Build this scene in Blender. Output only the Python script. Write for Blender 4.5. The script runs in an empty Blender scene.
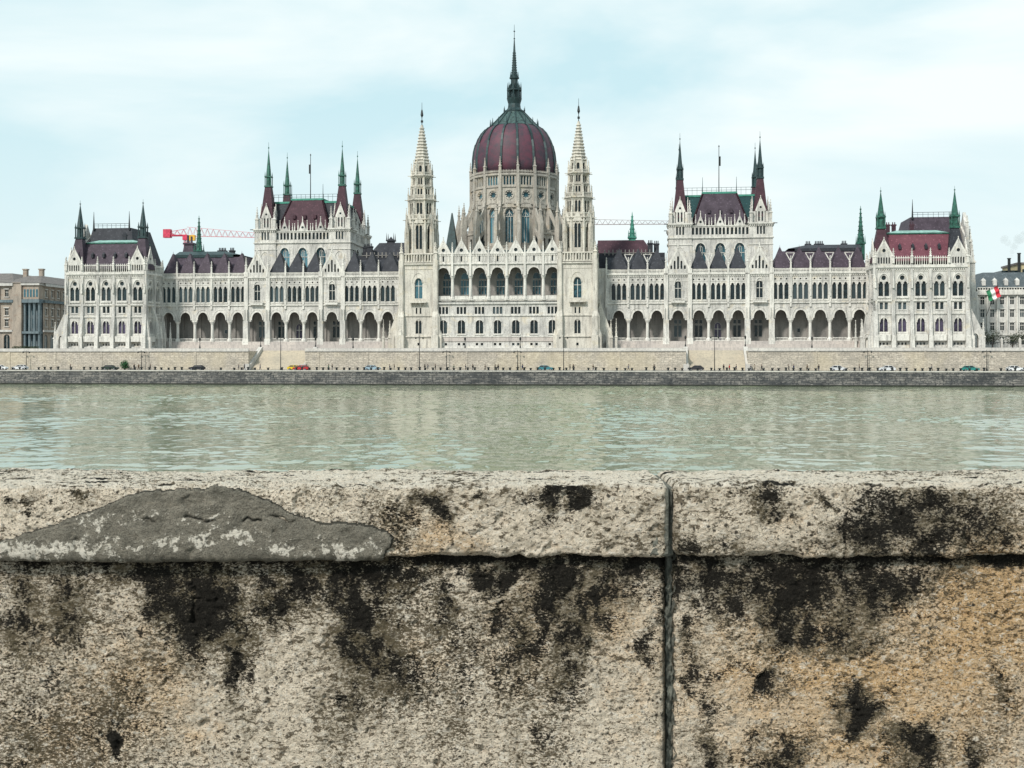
import bpy, bmesh, math, random
import numpy as np
from mathutils import Vector, Matrix
from mathutils.geometry import tessellate_polygon
R = math.radians
PI = math.pi
rnd = random.Random(7)
SC = bpy.context.scene
COL = SC.collection

# ------------------------------------------------------------------ camera
EYE = 7.6
cam = bpy.data.cameras.new('camera')
cam.sensor_width = 36
cam.lens = 1211 / 1024 * 36
cam.shift_y = -27 / 1024
cam.clip_start = 0.1
cam.clip_end = 20000
camo = bpy.data.objects.new('camera', cam)
camo.location = (0, 0, EYE)
camo.rotation_euler = (R(90), 0, 0)
COL.objects.link(camo)
SC.camera = camo

# ------------------------------------------------------------------ world, sun, exposure
SUN_EL, SUN_AZ = 42, 215      # azimuth clockwise from +Y
w = bpy.data.worlds.new('World')
SC.world = w
w.use_nodes = True
nt = w.node_tree
nt.nodes.clear()
def nn(t, kind, **kw):
    n = t.nodes.new(kind)
    for k, v in kw.items():
        if k in n.inputs.keys():
            n.inputs[k].default_value = v
        else:
            setattr(n, k, v)
    return n
sky = nn(nt, 'ShaderNodeTexSky', sky_type='NISHITA', sun_disc=False)
sky.sun_elevation = R(SUN_EL)
sky.sun_rotation = R(SUN_AZ)
sky.air_density = 1.0
sky.dust_density = 1.0
sky.ozone_density = 1.0
tc = nn(nt, 'ShaderNodeTexCoord')
mp = nn(nt, 'ShaderNodeMapping')
mp.inputs['Scale'].default_value = (1.0, 1.0, 3.2)
mp.inputs['Rotation'].default_value = (0.0, R(-12), R(20))
nt.links.new(tc.outputs['Generated'], mp.inputs[0])
cn = nn(nt, 'ShaderNodeTexNoise', Scale=2.3, Detail=6.0, Roughness=0.52, Distortion=0.35)
nt.links.new(mp.outputs[0], cn.inputs['Vector'])
cr = nn(nt, 'ShaderNodeValToRGB')
cr.color_ramp.elements[0].position = 0.40
cr.color_ramp.elements[0].color = (0, 0, 0, 1)
cr.color_ramp.elements[1].position = 0.62
cr.color_ramp.elements[1].color = (1, 1, 1, 1)
nt.links.new(cn.outputs['Fac'], cr.inputs[0])
thin = nn(nt, 'ShaderNodeRGB')
thin.outputs[0].default_value = (6.2, 8.5, 9.0, 1)
veil = nn(nt, 'ShaderNodeMix', data_type='RGBA')
veil.inputs[0].default_value = 0.9
nt.links.new(sky.outputs[0], veil.inputs[6])
nt.links.new(thin.outputs[0], veil.inputs[7])
cl = nn(nt, 'ShaderNodeMix', data_type='RGBA')
nt.links.new(cr.outputs[0], cl.inputs[0])
nt.links.new(veil.outputs[2], cl.inputs[6])
cl.inputs[7].default_value = (9.0, 9.8, 9.8, 1)
# whiter towards the horizon, as cloud banks stack up
sp = nn(nt, 'ShaderNodeSeparateXYZ')
nt.links.new(tc.outputs['Generated'], sp.inputs[0])
mr = nn(nt, 'ShaderNodeMapRange')
mr.inputs['From Min'].default_value = 0.0
mr.inputs['From Max'].default_value = 0.2
mr.inputs['To Min'].default_value = 0.75
mr.inputs['To Max'].default_value = 0.0
nt.links.new(sp.outputs['Z'], mr.inputs['Value'])
cl2 = nn(nt, 'ShaderNodeMix', data_type='RGBA')
nt.links.new(mr.outputs[0], cl2.inputs[0])
nt.links.new(cl.outputs[2], cl2.inputs[6])
cl2.inputs[7].default_value = (8.7, 9.4, 9.35, 1)
bg = nn(nt, 'ShaderNodeBackground', Strength=0.086)
nt.links.new(cl2.outputs[2], bg.inputs['Color'])
wo = nn(nt, 'ShaderNodeOutputWorld')
nt.links.new(bg.outputs[0], wo.inputs['Surface'])

sun = bpy.data.lights.new('sun', 'SUN')
sun.energy = 2.9
sun.angle = R(6)
sun.color = (1, 0.935, 0.85)
suno = bpy.data.objects.new('sun', sun)
az = R(SUN_AZ)
el = R(SUN_EL)
dirv = Vector((math.sin(az) * math.cos(el), math.cos(az) * math.cos(el), math.sin(el)))
suno.rotation_euler = dirv.to_track_quat('Z', 'Y').to_euler()
suno.location = (0, 0, 60)
COL.objects.link(suno)
vs = SC.view_settings
vs.view_transform = 'Standard'
vs.look = 'None'
vs.gamma = 1
vs.use_curve_mapping = False
vs.exposure = 0.3
SC.render.film_transparent = False

# ------------------------------------------------------------------ materials
def newmat(name):
    m = bpy.data.materials.new(name)
    m.use_nodes = True
    t = m.node_tree
    t.nodes.clear()
    o = nn(t, 'ShaderNodeOutputMaterial')
    b = nn(t, 'ShaderNodeBsdfPrincipled')
    t.links.new(b.outputs[0], o.inputs[0])
    return m, t, b
def ramp(t, src, stops):
    r = nn(t, 'ShaderNodeValToRGB')
    e = r.color_ramp.elements
    while len(e) < len(stops):
        e.new(0.5)
    for i, (p, c) in enumerate(stops):
        e[i].position = p
        e[i].color = (*c, 1) if len(c) == 3 else c
    t.links.new(src, r.inputs[0])
    return r.outputs[0]
def g3(v): return (v, v, v)
def coords(t, scale=(1, 1, 1), kind='Object'):
    c = nn(t, 'ShaderNodeTexCoord')
    m = nn(t, 'ShaderNodeMapping')
    m.inputs['Scale'].default_value = scale
    t.links.new(c.outputs[kind], m.inputs[0])
    return m.outputs[0]
def noise(t, vec, scale, detail=4.0, rough=0.55, dist=0.0):
    n = nn(t, 'ShaderNodeTexNoise', Scale=scale, Detail=detail, Roughness=rough, Distortion=dist)
    t.links.new(vec, n.inputs['Vector'])
    return n.outputs['Fac']
def mixc(t, fac, a, b, blend='MIX'):
    m = nn(t, 'ShaderNodeMix', data_type='RGBA', blend_type=blend)
    for s, i in ((fac, 0), (a, 6), (b, 7)):
        if isinstance(s, (int, float)):
            m.inputs[i].default_value = s
        elif isinstance(s, tuple):
            m.inputs[i].default_value = (*s, 1)
        else:
            t.links.new(s, m.inputs[i])
    return m.outputs[2]
def math_(t, op, a, b=0.0, clamp=False):
    m = nn(t, 'ShaderNodeMath', operation=op)
    m.use_clamp = clamp
    for s, i in ((a, 0), (b, 1)):
        if isinstance(s, (int, float)):
            m.inputs[i].default_value = s
        else:
            t.links.new(s, m.inputs[i])
    return m.outputs[0]
def bump(t, b, h, strength, dist):
    n = nn(t, 'ShaderNodeBump', Strength=strength, Distance=dist)
    t.links.new(h, n.inputs['Height'])
    t.links.new(n.outputs[0], b.inputs['Normal'])

def stone(name, c1, c2, dirt, damt=0.55, warm=None, rough=0.85):
    """dressed limestone with patchy weathering and rain streaks"""
    m, t, b = newmat(name)
    v = coords(t)
    big = noise(t, v, 0.16, 4, 0.6)
    base = mixc(t, ramp(t, big, [(0.35, g3(0)), (0.65, g3(1))]), c1, c2)
    if warm:
        wn = noise(t, coords(t, (1, 1, 1.4)), 0.33, 3, 0.6, 0.4)
        base = mixc(t, ramp(t, wn, [(0.56, g3(0)), (0.72, g3(0.75))]), base, warm)
    st = noise(t, coords(t, (1.6, 1.6, 0.22)), 0.9, 5, 0.65)
    base = mixc(t, ramp(t, st, [(0.47, g3(0)), (0.68, g3(damt))]), base, dirt)
    fi = noise(t, v, 2.6, 3, 0.7)
    base = mixc(t, ramp(t, fi, [(0.52, g3(0)), (0.72, g3(damt))]), base, dirt)
    t.links.new(base, b.inputs['Base Color'])
    b.inputs['Roughness'].default_value = rough
    b.inputs['Specular IOR Level'].default_value = 0.2
    bump(t, b, fi, 0.35, 0.12)
    return m
def plain(name, c, rough=0.6, metal=0.0, var=0.25, scale=1.5, spec=0.5):
    m, t, b = newmat(name)
    n = noise(t, coords(t), scale, 4, 0.6)
    d = tuple(x * (1 - var) for x in c)
    l = tuple(min(1, x * (1 + var)) for x in c)
    t.links.new(mixc(t, ramp(t, n, [(0.35, g3(0)), (0.65, g3(1))]), d, l), b.inputs['Base Color'])
    b.inputs['Roughness'].default_value = rough
    b.inputs['Metallic'].default_value = metal
    b.inputs['Specular IOR Level'].default_value = spec
    return m
def roofmat(name, c1, c2, row=0.9):
    m, t, b = newmat(name)
    v = coords(t)
    n = noise(t, v, 0.5, 5, 0.7)
    base = mixc(t, ramp(t, n, [(0.35, g3(0)), (0.65, g3(1))]), c1, c2)
    wv = nn(t, 'ShaderNodeTexWave', wave_type='BANDS', bands_direction='Z', Scale=row, Distortion=1.2)
    wv.inputs['Detail'].default_value = 2
    t.links.new(v, wv.inputs['Vector'])
    base = mixc(t, ramp(t, wv.outputs['Fac'], [(0.2, g3(0.45)), (0.6, g3(0))]), base, tuple(x * 0.45 for x in c1))
    vo = nn(t, 'ShaderNodeTexVoronoi', Scale=1.1)
    t.links.new(v, vo.inputs['Vector'])
    base = mixc(t, ramp(t, vo.outputs['Distance'], [(0.12, g3(0.35)), (0.3, g3(0))]), base, tuple(min(1, x * 2.2) for x in c2))
    t.links.new(base, b.inputs['Base Color'])
    b.inputs['Roughness'].default_value = 0.6
    b.inputs['Specular IOR Level'].default_value = 0.2
    bump(t, b, wv.outputs['Fac'], 0.4, 0.08)
    return m
def glassmat(name, c, rough=0.12):
    m, t, b = newmat(name)
    v = coords(t)
    n = noise(t, v, 1.1, 3, 0.6)
    base = mixc(t, ramp(t, n, [(0.4, g3(0)), (0.6, g3(1))]), tuple(x * 0.45 for x in c), tuple(x * 1.5 for x in c))
    oi = nn(t, 'ShaderNodeObjectInfo')
    base = mixc(t, ramp(t, oi.outputs['Random'], [(0.55, g3(0)), (0.8, g3(0.5)), (0.95, g3(1))]), base, tuple(min(1, x * 3 + .035) for x in c))  # glints put into the glass colour of random panes
    t.links.new(base, b.inputs['Base Color'])
    b.inputs['Roughness'].default_value = rough
    b.inputs['Specular IOR Level'].default_value = 0.3
    bump(t, b, n, 0.15, 0.05)
    return m
M = {}
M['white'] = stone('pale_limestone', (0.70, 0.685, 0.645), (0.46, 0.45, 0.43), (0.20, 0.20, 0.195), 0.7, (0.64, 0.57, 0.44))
M['trim'] = stone('trim_limestone', (0.75, 0.735, 0.685), (0.60, 0.585, 0.55), (0.22, 0.22, 0.21), 0.6)
M['tan'] = stone('weathered_limestone', (0.50, 0.46, 0.39), (0.37, 0.34, 0.30), (0.13, 0.12, 0.105), 0.7, (0.42, 0.33, 0.22))
M['pink'] = stone('pink_grey_plinth', (0.56, 0.51, 0.47), (0.44, 0.405, 0.385), (0.20, 0.19, 0.185), 0.5)
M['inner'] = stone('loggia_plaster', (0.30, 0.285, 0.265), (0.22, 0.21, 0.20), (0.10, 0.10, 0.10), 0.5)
M['glass'] = glassmat('window_glass', (0.010, 0.020, 0.024))
M['teal'] = glassmat('teal_glass', (0.02, 0.065, 0.085))
M['violet'] = glassmat('dark_violet_glass', (0.035, 0.028, 0.055))
M['slate'] = roofmat('violet_slates', (0.048, 0.036, 0.050), (0.085, 0.066, 0.088))
M['darkslate'] = roofmat('dark_blue_slate', (0.026, 0.029, 0.038), (0.05, 0.054, 0.065))
M['maroon'] = roofmat('maroon_tiles', (0.052, 0.026, 0.037), (0.085, 0.041, 0.055))
M['pinkroof'] = roofmat('wine_red_tiles', (0.135, 0.045, 0.065), (0.18, 0.07, 0.09))
M['tealroof'] = roofmat('teal_tiles', (0.012, 0.050, 0.055), (0.025, 0.075, 0.08))
M['copper'] = plain('green_copper', (0.025, 0.10, 0.075), 0.5, 0.2, 0.5, 1.2)
M['capcopper'] = plain('cap_copper', (0.045, 0.085, 0.082), 0.5, 0.2, 0.5, 1.2)
M['darkcopper'] = plain('dark_copper', (0.018, 0.042, 0.046), 0.5, 0.2, 0.4, 1.2)
M['brightcopper'] = plain('bright_green_copper', (0.05, 0.24, 0.18), 0.55, 0.1, 0.3, 0.9)
M['palecopper'] = plain('pale_copper', (0.22, 0.38, 0.34), 0.55, 0.1, 0.3, 0.9)
M['iron'] = plain('dark_iron', (0.025, 0.03, 0.032), 0.5, 0.5, 0.2)
M['gilt'] = plain('gilt', (0.25, 0.18, 0.06), 0.4, 0.6, 0.2)

# ------------------------------------------------------------------ mesh builder
X0, D0, TH = -4.5, 355.0, R(7)
CT, ST = math.cos(TH), math.sin(TH)
def W(u, v, z=0.0):
    """local frame of the far bank (u along it, v away from the river) to world"""
    return Vector((X0 + u * CT + v * ST, D0 - u * ST + v * CT, z))

class MB:
    def __init__(s, mirror=1):
        s.v = []; s.f = []; s.m = []; s.mir = mirror; s.frame(0, 0, 0)
    def frame(s, u0=0, v0=0, phi=0, z0=0):
        s.u0, s.v0, s.z0 = u0, v0, z0
        s.c, s.s_ = math.cos(phi), math.sin(phi)
        s.phi = phi
        return s
    def T(s, p):
        x, y, z = p
        return (s.mir * (s.u0 + x * s.c - y * s.s_), s.v0 + x * s.s_ + y * s.c, z + s.z0)
    def add(s, vs_, fs, mi=0):
        n = len(s.v)
        s.v.extend(s.T(p) for p in vs_)
        for f in fs:
            f = [i + n for i in f]
            if s.mir < 0: f.reverse()
            s.f.append(f); s.m.append(mi)
    def box(s, x0, x1, y0, y1, z0, z1, mi=0):
        s.add([(x0, y0, z0), (x1, y0, z0), (x1, y1, z0), (x0, y1, z0), (x0, y0, z1), (x1, y0, z1), (x1, y1, z1), (x0, y1, z1)],
              [(3, 2, 1, 0), (4, 5, 6, 7), (0, 1, 5, 4), (1, 2, 6, 5), (2, 3, 7, 6), (3, 0, 4, 7)], mi)
    def frust(s, a, za, b, zb, mi=0):
        """a, b = (x0,x1,y0,y1) rectangles at za and zb"""
        P = lambda r, z: [(r[0], r[2], z), (r[1], r[2], z), (r[1], r[3], z), (r[0], r[3], z)]
        s.add(P(a, za) + P(b, zb), [(3, 2, 1, 0), (4, 5, 6, 7), (0, 1, 5, 4), (1, 2, 6, 5), (2, 3, 7, 6), (3, 0, 4, 7)], mi)
    def prism(s, cx, cy, z0, z1, r0, r1=None, n=8, rot=None, mi=0):
        r1 = r0 if r1 is None else r1
        rot = PI / n if rot is None else rot
        r0 = max(r0, 1e-3); r1 = max(r1, 1e-3)
        A = [(cx + r * math.cos(rot + 2 * PI * i / n), cy + r * math.sin(rot + 2 * PI * i / n), z) for r, z in ((r0, z0), (r1, z1)) for i in range(n)]
        F = [(i, (i + 1) % n, n + (i + 1) % n, n + i) for i in range(n)] + [tuple(range(n - 1, -1, -1)), tuple(range(n, 2 * n))]
        s.add(A, F, mi)
    def lathe(s, cx, cy, prof, n=16, rot=None, mi=0):
        rot = PI / n if rot is None else rot
        A = [(cx + max(r, 1e-3) * math.cos(rot + 2 * PI * i / n), cy + max(r, 1e-3) * math.sin(rot + 2 * PI * i / n), z) for r, z in prof for i in range(n)]
        F = []
        for k in range(len(prof) - 1):
            F += [(k * n + i, k * n + (i + 1) % n, (k + 1) * n + (i + 1) % n, (k + 1) * n + i) for i in range(n)]
        F += [tuple(range(n - 1, -1, -1)), tuple(range((len(prof) - 1) * n, len(prof) * n))]
        s.add(A, F, mi)
    def bar(s, p, q, w_, h=None, mi=0):
        h = w_ if h is None else h
        p = Vector(p); q = Vector(q); d = (q - p).normalized()
        up = Vector((0, 0, 1)) if abs(d.z) < 0.95 else Vector((0, 1, 0))
        a = d.cross(up).normalized() * w_ / 2; b = a.cross(d).normalized() * h / 2
        vs_ = [tuple(e + sa * a + sb * b) for e in (p, q) for sa, sb in ((-1, -1), (1, -1), (1, 1), (-1, 1))]
        s.add(vs_, [(3, 2, 1, 0), (4, 5, 6, 7), (0, 1, 5, 4), (1, 2, 6, 5), (2, 3, 7, 6), (3, 0, 4, 7)], mi)
    def panel(s, outer, holes=(), depth=0.5, y=0.0, mi=0, back=False, open_bottom=False, sides=False):
        """wall panel in the x-z plane at y with real holes and reveals running back to y+depth"""
        loops = [outer] + list(holes)
        flat = [p for l in loops for p in l]
        tris = tessellate_polygon([[Vector((p[0], p[1], 0)) for p in l] for l in loops])
        vs_ = [(p[0], y, p[1]) for p in flat]
        fs = []
        for a, b, c in tris:
            A, B, C_ = flat[a], flat[b], flat[c]
            cr_ = (B[0] - A[0]) * (C_[1] - A[1]) - (B[1] - A[1]) * (C_[0] - A[0])
            if abs(cr_) < 1e-9: continue
            fs.append((a, b, c) if cr_ > 0 else (a, c, b))
        s.add(vs_, fs, mi)
        if back:
            s.add([(p[0], y + depth, p[1]) for p in flat], [tuple(reversed(f)) for f in fs], mi)
        for l in (loops if sides else holes):
            n = len(l)
            s.add([(p[0], y, p[1]) for p in l] + [(p[0], y + depth, p[1]) for p in l], [(i, n + i, n + (i + 1) % n, (i + 1) % n) for i in range(n)], mi)
    def slab(s, poly, y0, y1, mi=0):
        """polygon in the x-z plane extruded from y0 to y1"""
        s.panel(poly, (), y1 - y0, y0, mi, back=True, sides=True)
    def ring(s, pts, w_, y0, y1, mi=0):
        """moulding following an open line of (x,z) points, width w_ outwards"""
        n = len(pts)
        cx = sum(p[0] for p in pts) / n; cz = min(p[1] for p in pts)
        out = []
        for i, p in enumerate(pts):
            a = pts[max(i - 1, 0)]; b = pts[min(i + 1, n - 1)]
            d = Vector((b[0] - a[0], b[1] - a[1])).normalized()
            nx, nz = -d.y, d.x
            out.append((p[0] + nx * w_, p[1] + nz * w_))
        for i in range(n - 1):
            q = [pts[i], pts[i + 1], out[i + 1], out[i]]
            s.add([(a, y0, b) for a, b in q] + [(a, y1, b) for a, b in q], [(0, 1, 2, 3), (7, 6, 5, 4), (0, 4, 5, 1), (1, 5, 6, 2), (2, 6, 7, 3), (3, 7, 4, 0)], mi)
    def build(s, name, mats, parent=None, smooth=False, label=None):
        me = bpy.data.meshes.new(name)
        me.from_pydata(s.v, [], s.f)
        for m in (mats if isinstance(mats, (list, tuple)) else [mats]):
            me.materials.append(M[m] if isinstance(m, str) else m)
        if any(s.m): me.polygons.foreach_set('material_index', s.m)
        if smooth: me.polygons.foreach_set('use_smooth', [True] * len(s.f))
        me.update()
        return link(name, me, parent, label)
def link(name, me, parent=None, label=None):
    o = bpy.data.objects.new(name, me)
    COL.objects.link(o)
    if parent: o.parent = parent
    if label: o['label'] = label
    return o
def tag(o, label=None, cat=None, group=None, kind=None):
    for k, v in (('label', label), ('category', cat), ('group', group), ('kind', kind)):
        if v: o[k] = v
    return o
def far(o, u=0, v=0, z=0, rz=0):
    """put a top-level thing on the far bank"""
    o.location = W(u, v, z)
    o.rotation_euler = (0, 0, -TH + rz)
    return o
def empty(name): return link(name, None)
def copy_tree(o, parent=None):
    c = o.copy(); COL.objects.link(c)
    if parent: c.parent = parent
    for ch in o.children: copy_tree(ch, c)
    return c

# window openings ----------------------------------------------------
def rect(cx, w_, z0, z1): return [(cx - w_ / 2, z0), (cx + w_ / 2, z0), (cx + w_ / 2, z1), (cx - w_ / 2, z1)]
def archline(cx, w_, zs, za, n=5):
    """points of an arch from right springing to left; za-zs is its rise"""
    r = w_ / 2; rise = za - zs; out = []
    k = rise / r
    for i in range(2 * n + 1):
        a = PI * i / (2 * n)
        x = r * math.cos(a); z = math.sin(a)
        if k > 1.05: z = z ** 0.92
        out.append((cx + x, zs + rise * z))
    return out
def lancet(cx, w_, z0, z1, rise=None, n=4):
    rise = w_ * 0.62 if rise is None else rise
    return [(cx - w_ / 2, z0), (cx + w_ / 2, z0)] + archline(cx, w_, z1 - rise, z1, n)
def circ(cx, cz, r, n=12): return [(cx + r * math.cos(2 * PI * i / n), cz + r * math.sin(2 * PI * i / n)) for i in range(n)]
def grow(poly, d):
    cx = sum(p[0] for p in poly) / len(poly); cz = sum(p[1] for p in poly) / len(poly)
    out = []
    for x, z in poly:
        L = math.hypot(x - cx, z - cz)
        out.append((x + (x - cx) / L * d, z + (z - cz) / L * d))
    return out
WCACHE = {}
def window_mesh(key, holes, glass='glass', bars=(), frame='trim'):
    """panes closing the openings, plus stone mullions; holes relative to the window's foot"""
    if key in WCACHE: return WCACHE[key]
    b = MB()
    for h in holes:
        b.panel(grow(h, 0.06), (), 0.05, 0.0, 0)
        # frame following the opening
        n = len(h)
        inn = grow(h, -0.04); o_ = grow(h, 0.03)
        for i in range(n):
            j = (i + 1) % n
            q = [o_[i], o_[j], inn[j], inn[i]]
            b.add([(a, -0.07, c) for a, c in q] + [(a, 0.0, c) for a, c in q], [(0, 1, 2, 3), (3, 2, 6, 7), (1, 5, 6, 2), (0, 3, 7, 4)], 1)
    for (xa, za, xb, zb, w_) in bars:
        b.bar((xa, -0.09, za), (xb, -0.09, zb), w_, 0.14, 1)
    me = bpy.data.meshes.new('window')
    me.from_pydata(b.v, [], b.f)
    me.materials.append(M[glass]); me.materials.append(M[frame])
    me.polygons.foreach_set('material_index', b.m)
    me.update()
    WCACHE[key] = me
    return me
def place(mb, name, me, x, z, y, parent):
    """window object at (x, y, z) of the builder's present frame"""
    o = link(name, me, parent)
    p = mb.T((x, y, z))
    o.location = p
    o.rotation_euler = (0, 0, mb.phi * mb.mir)
    return o

# ornament -------------------------------------------------------------
def pinnacle(b, x, y, z0, h, w_, mi=0, crockets=True):
    hs = h * 0.42
    b.box(x - w_ / 2, x + w_ / 2, y - w_ / 2, y + w_ / 2, z0, z0 + hs, mi)
    b.frust((x - w_ * .7, x + w_ * .7, y - w_ * .7, y + w_ * .7), z0 + hs, (x - w_ * .5, x + w_ * .5, y - w_ * .5, y + w_ * .5), z0 + hs + w_ * .45, mi)
    b.prism(x, y, z0 + hs + w_ * .4, z0 + h, w_ * 0.55, 0.03, 4, PI / 4, mi)
    if crockets:
        for k in range(1, 4):
            t_ = k / 4.6
            zz = z0 + hs + w_ * .4 + (h - hs) * t_
            r = w_ * 0.55 * (1 - t_) + 0.10
            b.box(x - r, x + r, y - 0.06, y + 0.06, zz, zz + 0.16, mi)
            b.box(x - 0.06, x + 0.06, y - r, y + r, zz, zz + 0.16, mi)
    b.box(x - .12, x + .12, y - .12, y + .12, z0 + h - 0.35, z0 + h - 0.1, mi)
def crown(b, cx, cy, z, r, n, h, w_, mi=0):
    for i in range(n):
        a = 2 * PI * (i + .5) / n
        pinnacle(b, cx + r * math.cos(a), cy + r * math.sin(a), z, h, w_, mi, False)
def baluster_row(b, x0, x1, z0, z1, y, step=0.62, bw=0.2, depth=0.3, mi=0, pointed=False):
    n = max(1, int(round((x1 - x0) / step)))
    b.box(x0, x1, y, y + depth, z0, z0 + 0.22, mi)
    b.box(x0, x1, y - 0.04, y + depth + 0.04, z1 - 0.22, z1, mi)
    for i in range(n + 1):
        x = x0 + (x1 - x0) * i / n
        b.box(x - bw / 2, x + bw / 2, y + .03, y + depth - .03, z0 + 0.2, z1 - 0.2, mi)
        if pointed:
            b.prism(x, y + depth / 2, z1, z1 + 0.55, 0.2, 0.02, 4, PI / 4, mi)
def hood(b, cx, w_, zs, za, width=0.22, proj=0.18, mi=0, n=5, pointed=False):
    b.ring(archline(cx, w_, zs, za, n), -width if False else width, -proj, 0.02, mi)
def course(b, x0, x1, z, h=0.3, proj=0.25, mi=0):
    b.box(x0, x1, -proj, 0.05, z, z + h, mi)
    b.box(x0, x1, -proj * .55, 0.05, z - h * .6, z, mi)
def corbels(b, x0, x1, z, h=0.5, proj=0.35, step=0.75, mi=0):
    n = int((x1 - x0) / step)
    for i in range(n):
        x = x0 + (x1 - x0) * (i + .5) / n
        b.box(x - .13, x + .13, -proj, 0.02, z, z + h, mi)
def spirelet(b, cx, cy, z0, z1, r0, n=8, mi=0, step=1.1, bumps=True, tip=0.05):
    b.prism(cx, cy, z0, z1, r0, tip, n, None, mi)
    if bumps:
        z = z0 + step
        while z < z1 - step * .8:
            r = r0 + (tip - r0) * (z - z0) / (z1 - z0)
            for i in range(4):
                a = i * PI / 2 + PI / 4 * 0
                x, y = cx + r * math.cos(a), cy + r * math.sin(a)
                b.box(x - .13, x + .13, y - .13, y + .13, z, z + 0.28, mi)
            z += step

# ------------------------------------------------------------------ parliament
parliament = tag(far(empty('parliament_building')), 'vast pale gothic revival parliament with central wine red dome, twin lattice spires and river arcades', 'parliament building')

def end_pavilion(s):
    """projecting block at one end of the river front; s=-1 upstream end, mirrored"""
    b = MB(s)
    U0, U1 = 107.8, 132.9
    bays = [110.2, 115.25, 120.3, 125.35, 130.4]
    zc = 33.0
    wins = []
    tw = [lancet(-0.82, 1.34, 0, 4.3), lancet(0.82, 1.34, 0, 4.3), circ(0, 5.2, 0.68)]
    m_up = window_mesh('pav_up', tw, 'glass')
    md = [rect(-0.66, 0.92, 0, 2.0), rect(0.66, 0.92, 0, 2.0)]
    m_md = window_mesh('pav_md', md, 'glass')
    lo = [lancet(-0.6, 1.06, 0, 3.8), lancet(0.6, 1.06, 0, 3.8)]
    m_lo = window_mesh('pav_lo', lo, 'glass' if s > 0 else 'violet')
    bs = [rect(-0.95, 0.5, 0, 0.7), rect(0, 0.5, 0, 0.7), rect(0.95, 0.5, 0, 0.7)]
    m_bs = window_mesh('pav_bs', bs, 'glass')
    def shift(hs, x, z): return [[(p[0] + x, p[1] + z) for p in h] for h in hs]
    def facade(cs, edges, yy=0.0):
        for i, cx in enumerate(cs):
            a0, a1 = edges[i], edges[i + 1]
            ox = a0
            b.panel([(a0, 9.4), (a1, 9.4), (a1, zc), (a0, zc)],
                    shift(tw, cx, 24.75) + shift(md, cx, 21.0) + shift(lo, cx, 14.7) + shift(bs, cx, 11.0), 0.55, 0)
            for me, z in ((m_up, 24.75), (m_md, 21.0), (m_lo, 14.7), (m_bs, 11.0)):
                wins.append((b.u0, b.v0, b.phi, me, cx, z))
            b.ring(archline(cx, 3.3, 28.4, 31.3, 6), 0.26, -0.22, 0.02, 1)
            b.ring(archline(cx, 2.45, 17.4, 18.9, 5), 0.22, -0.16, 0.02, 1)
            for k in (-.82, .82):
                b.ring(archline(cx + k, 1.2, 28.2, 29.05, 4), 0.12, -0.1, 0.02, 1)
            # sill, balcony band and blind panels
            b.box(cx - 1.7, cx + 1.7, -0.3, 0.02, 24.15, 24.6, 1)
            for k in range(7):
                b.box(cx - 1.6 + k * .53 - .06, cx - 1.6 + k * .53 + .06, -0.12, 0.02, 23.75, 24.15, 1)
            b.box(cx - 1.5, cx + 1.5, -0.35, 0.02, 14.25, 14.6, 1)
            b.box(cx - 1.7, cx + 1.7, -0.9, 0.02, 9.4, 10.7, 0)
            b.box(cx - 1.75, cx + 1.75, -1.15, 0.02, 12.2, 13.9, 1)
            b.box(cx - 1.1, cx + 1.1, -0.14, 0.02, 23.05, 23.2, 1)
            b.box(cx - 1.1, cx + 1.1, -0.14, 0.02, 20.7, 20.9, 1)
            corbels(b, a0 + .3, a1 - .3, 32.0, 0.7, 0.3, 0.55, 1)
        for z, h, p in ((13.9, .3, .3), (19.7, .3, .28), (23.3, .3, .35), (zc - .25, .55, .6), (31.7, .2, .15)):
            course(b, edges[0], edges[-1], z, h, p, 1)
    edges = [U0, 112.72, 117.77, 122.82, 127.87, U1]
    b.frame(0, 0, 0)
    facade(bays, edges)
    # buttress strips, stepped out towards the foot
    for i, u in enumerate(edges):
        wd = 0.95 if 0 < i < 5 else 1.2
        b.box(u - wd / 2, u + wd / 2, -0.5, 0.1, 19.9, 23.4, 0)
        b.box(u - wd * .38, u + wd * .38, -0.35, 0.1, 23.4, 34.2, 0)
        b.frust((u - wd / 2, u + wd / 2, -1.5, 0), 13.6, (u - wd / 2, u + wd / 2, -0.6, 0), 20.6, 0)
        b.box(u - wd / 2 - .1, u + wd / 2 + .1, -1.7, 0, 9.4, 13.6, 1)
        b.box(u - wd / 2 - .2, u + wd / 2 + .2, -1.85, 0, 9.4, 10.4, 1)
        pinnacle(b, u, -0.4, 34.0, 4.3, 0.62, 1)
        b.box(u - .25, u + .25, -0.85, -.5, 27.0, 29.0, 1)
        b.prism(u, -.68, 29.0, 30.6, .3, .03, 4, PI / 4, 1)
    # inner and outer flanks
    for (uu, phi, vv) in ((U0, -PI / 2, 0), (U1, PI / 2, 0)):
        fr = (uu, vv, phi)
        b.frame(*fr)
        L = 12.0 if phi < 0 else 16.0
        if phi < 0:
            cs = [-9.0, -3.6]; eds = [-L, -6.2, 0]
        else:
            cs = [3.6, 8.6, 13.4]; eds = [0, 6.1, 11.0, L]
        facade(cs, eds)
        for x in eds:
            b.box(x - .5, x + .5, -0.55, 0.1, 19.9, 34.2, 0)
            b.frust((x - .5, x + .5, -1.6, 0), 13.6, (x - .5, x + .5, -0.6, 0), 20.6, 0)
            b.box(x - .6, x + .6, -1.9, 0, 9.4, 13.6, 1)
            pinnacle(b, x, -0.4, 34.0, 4.0, 0.62, 1)
        b.frame()
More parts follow.
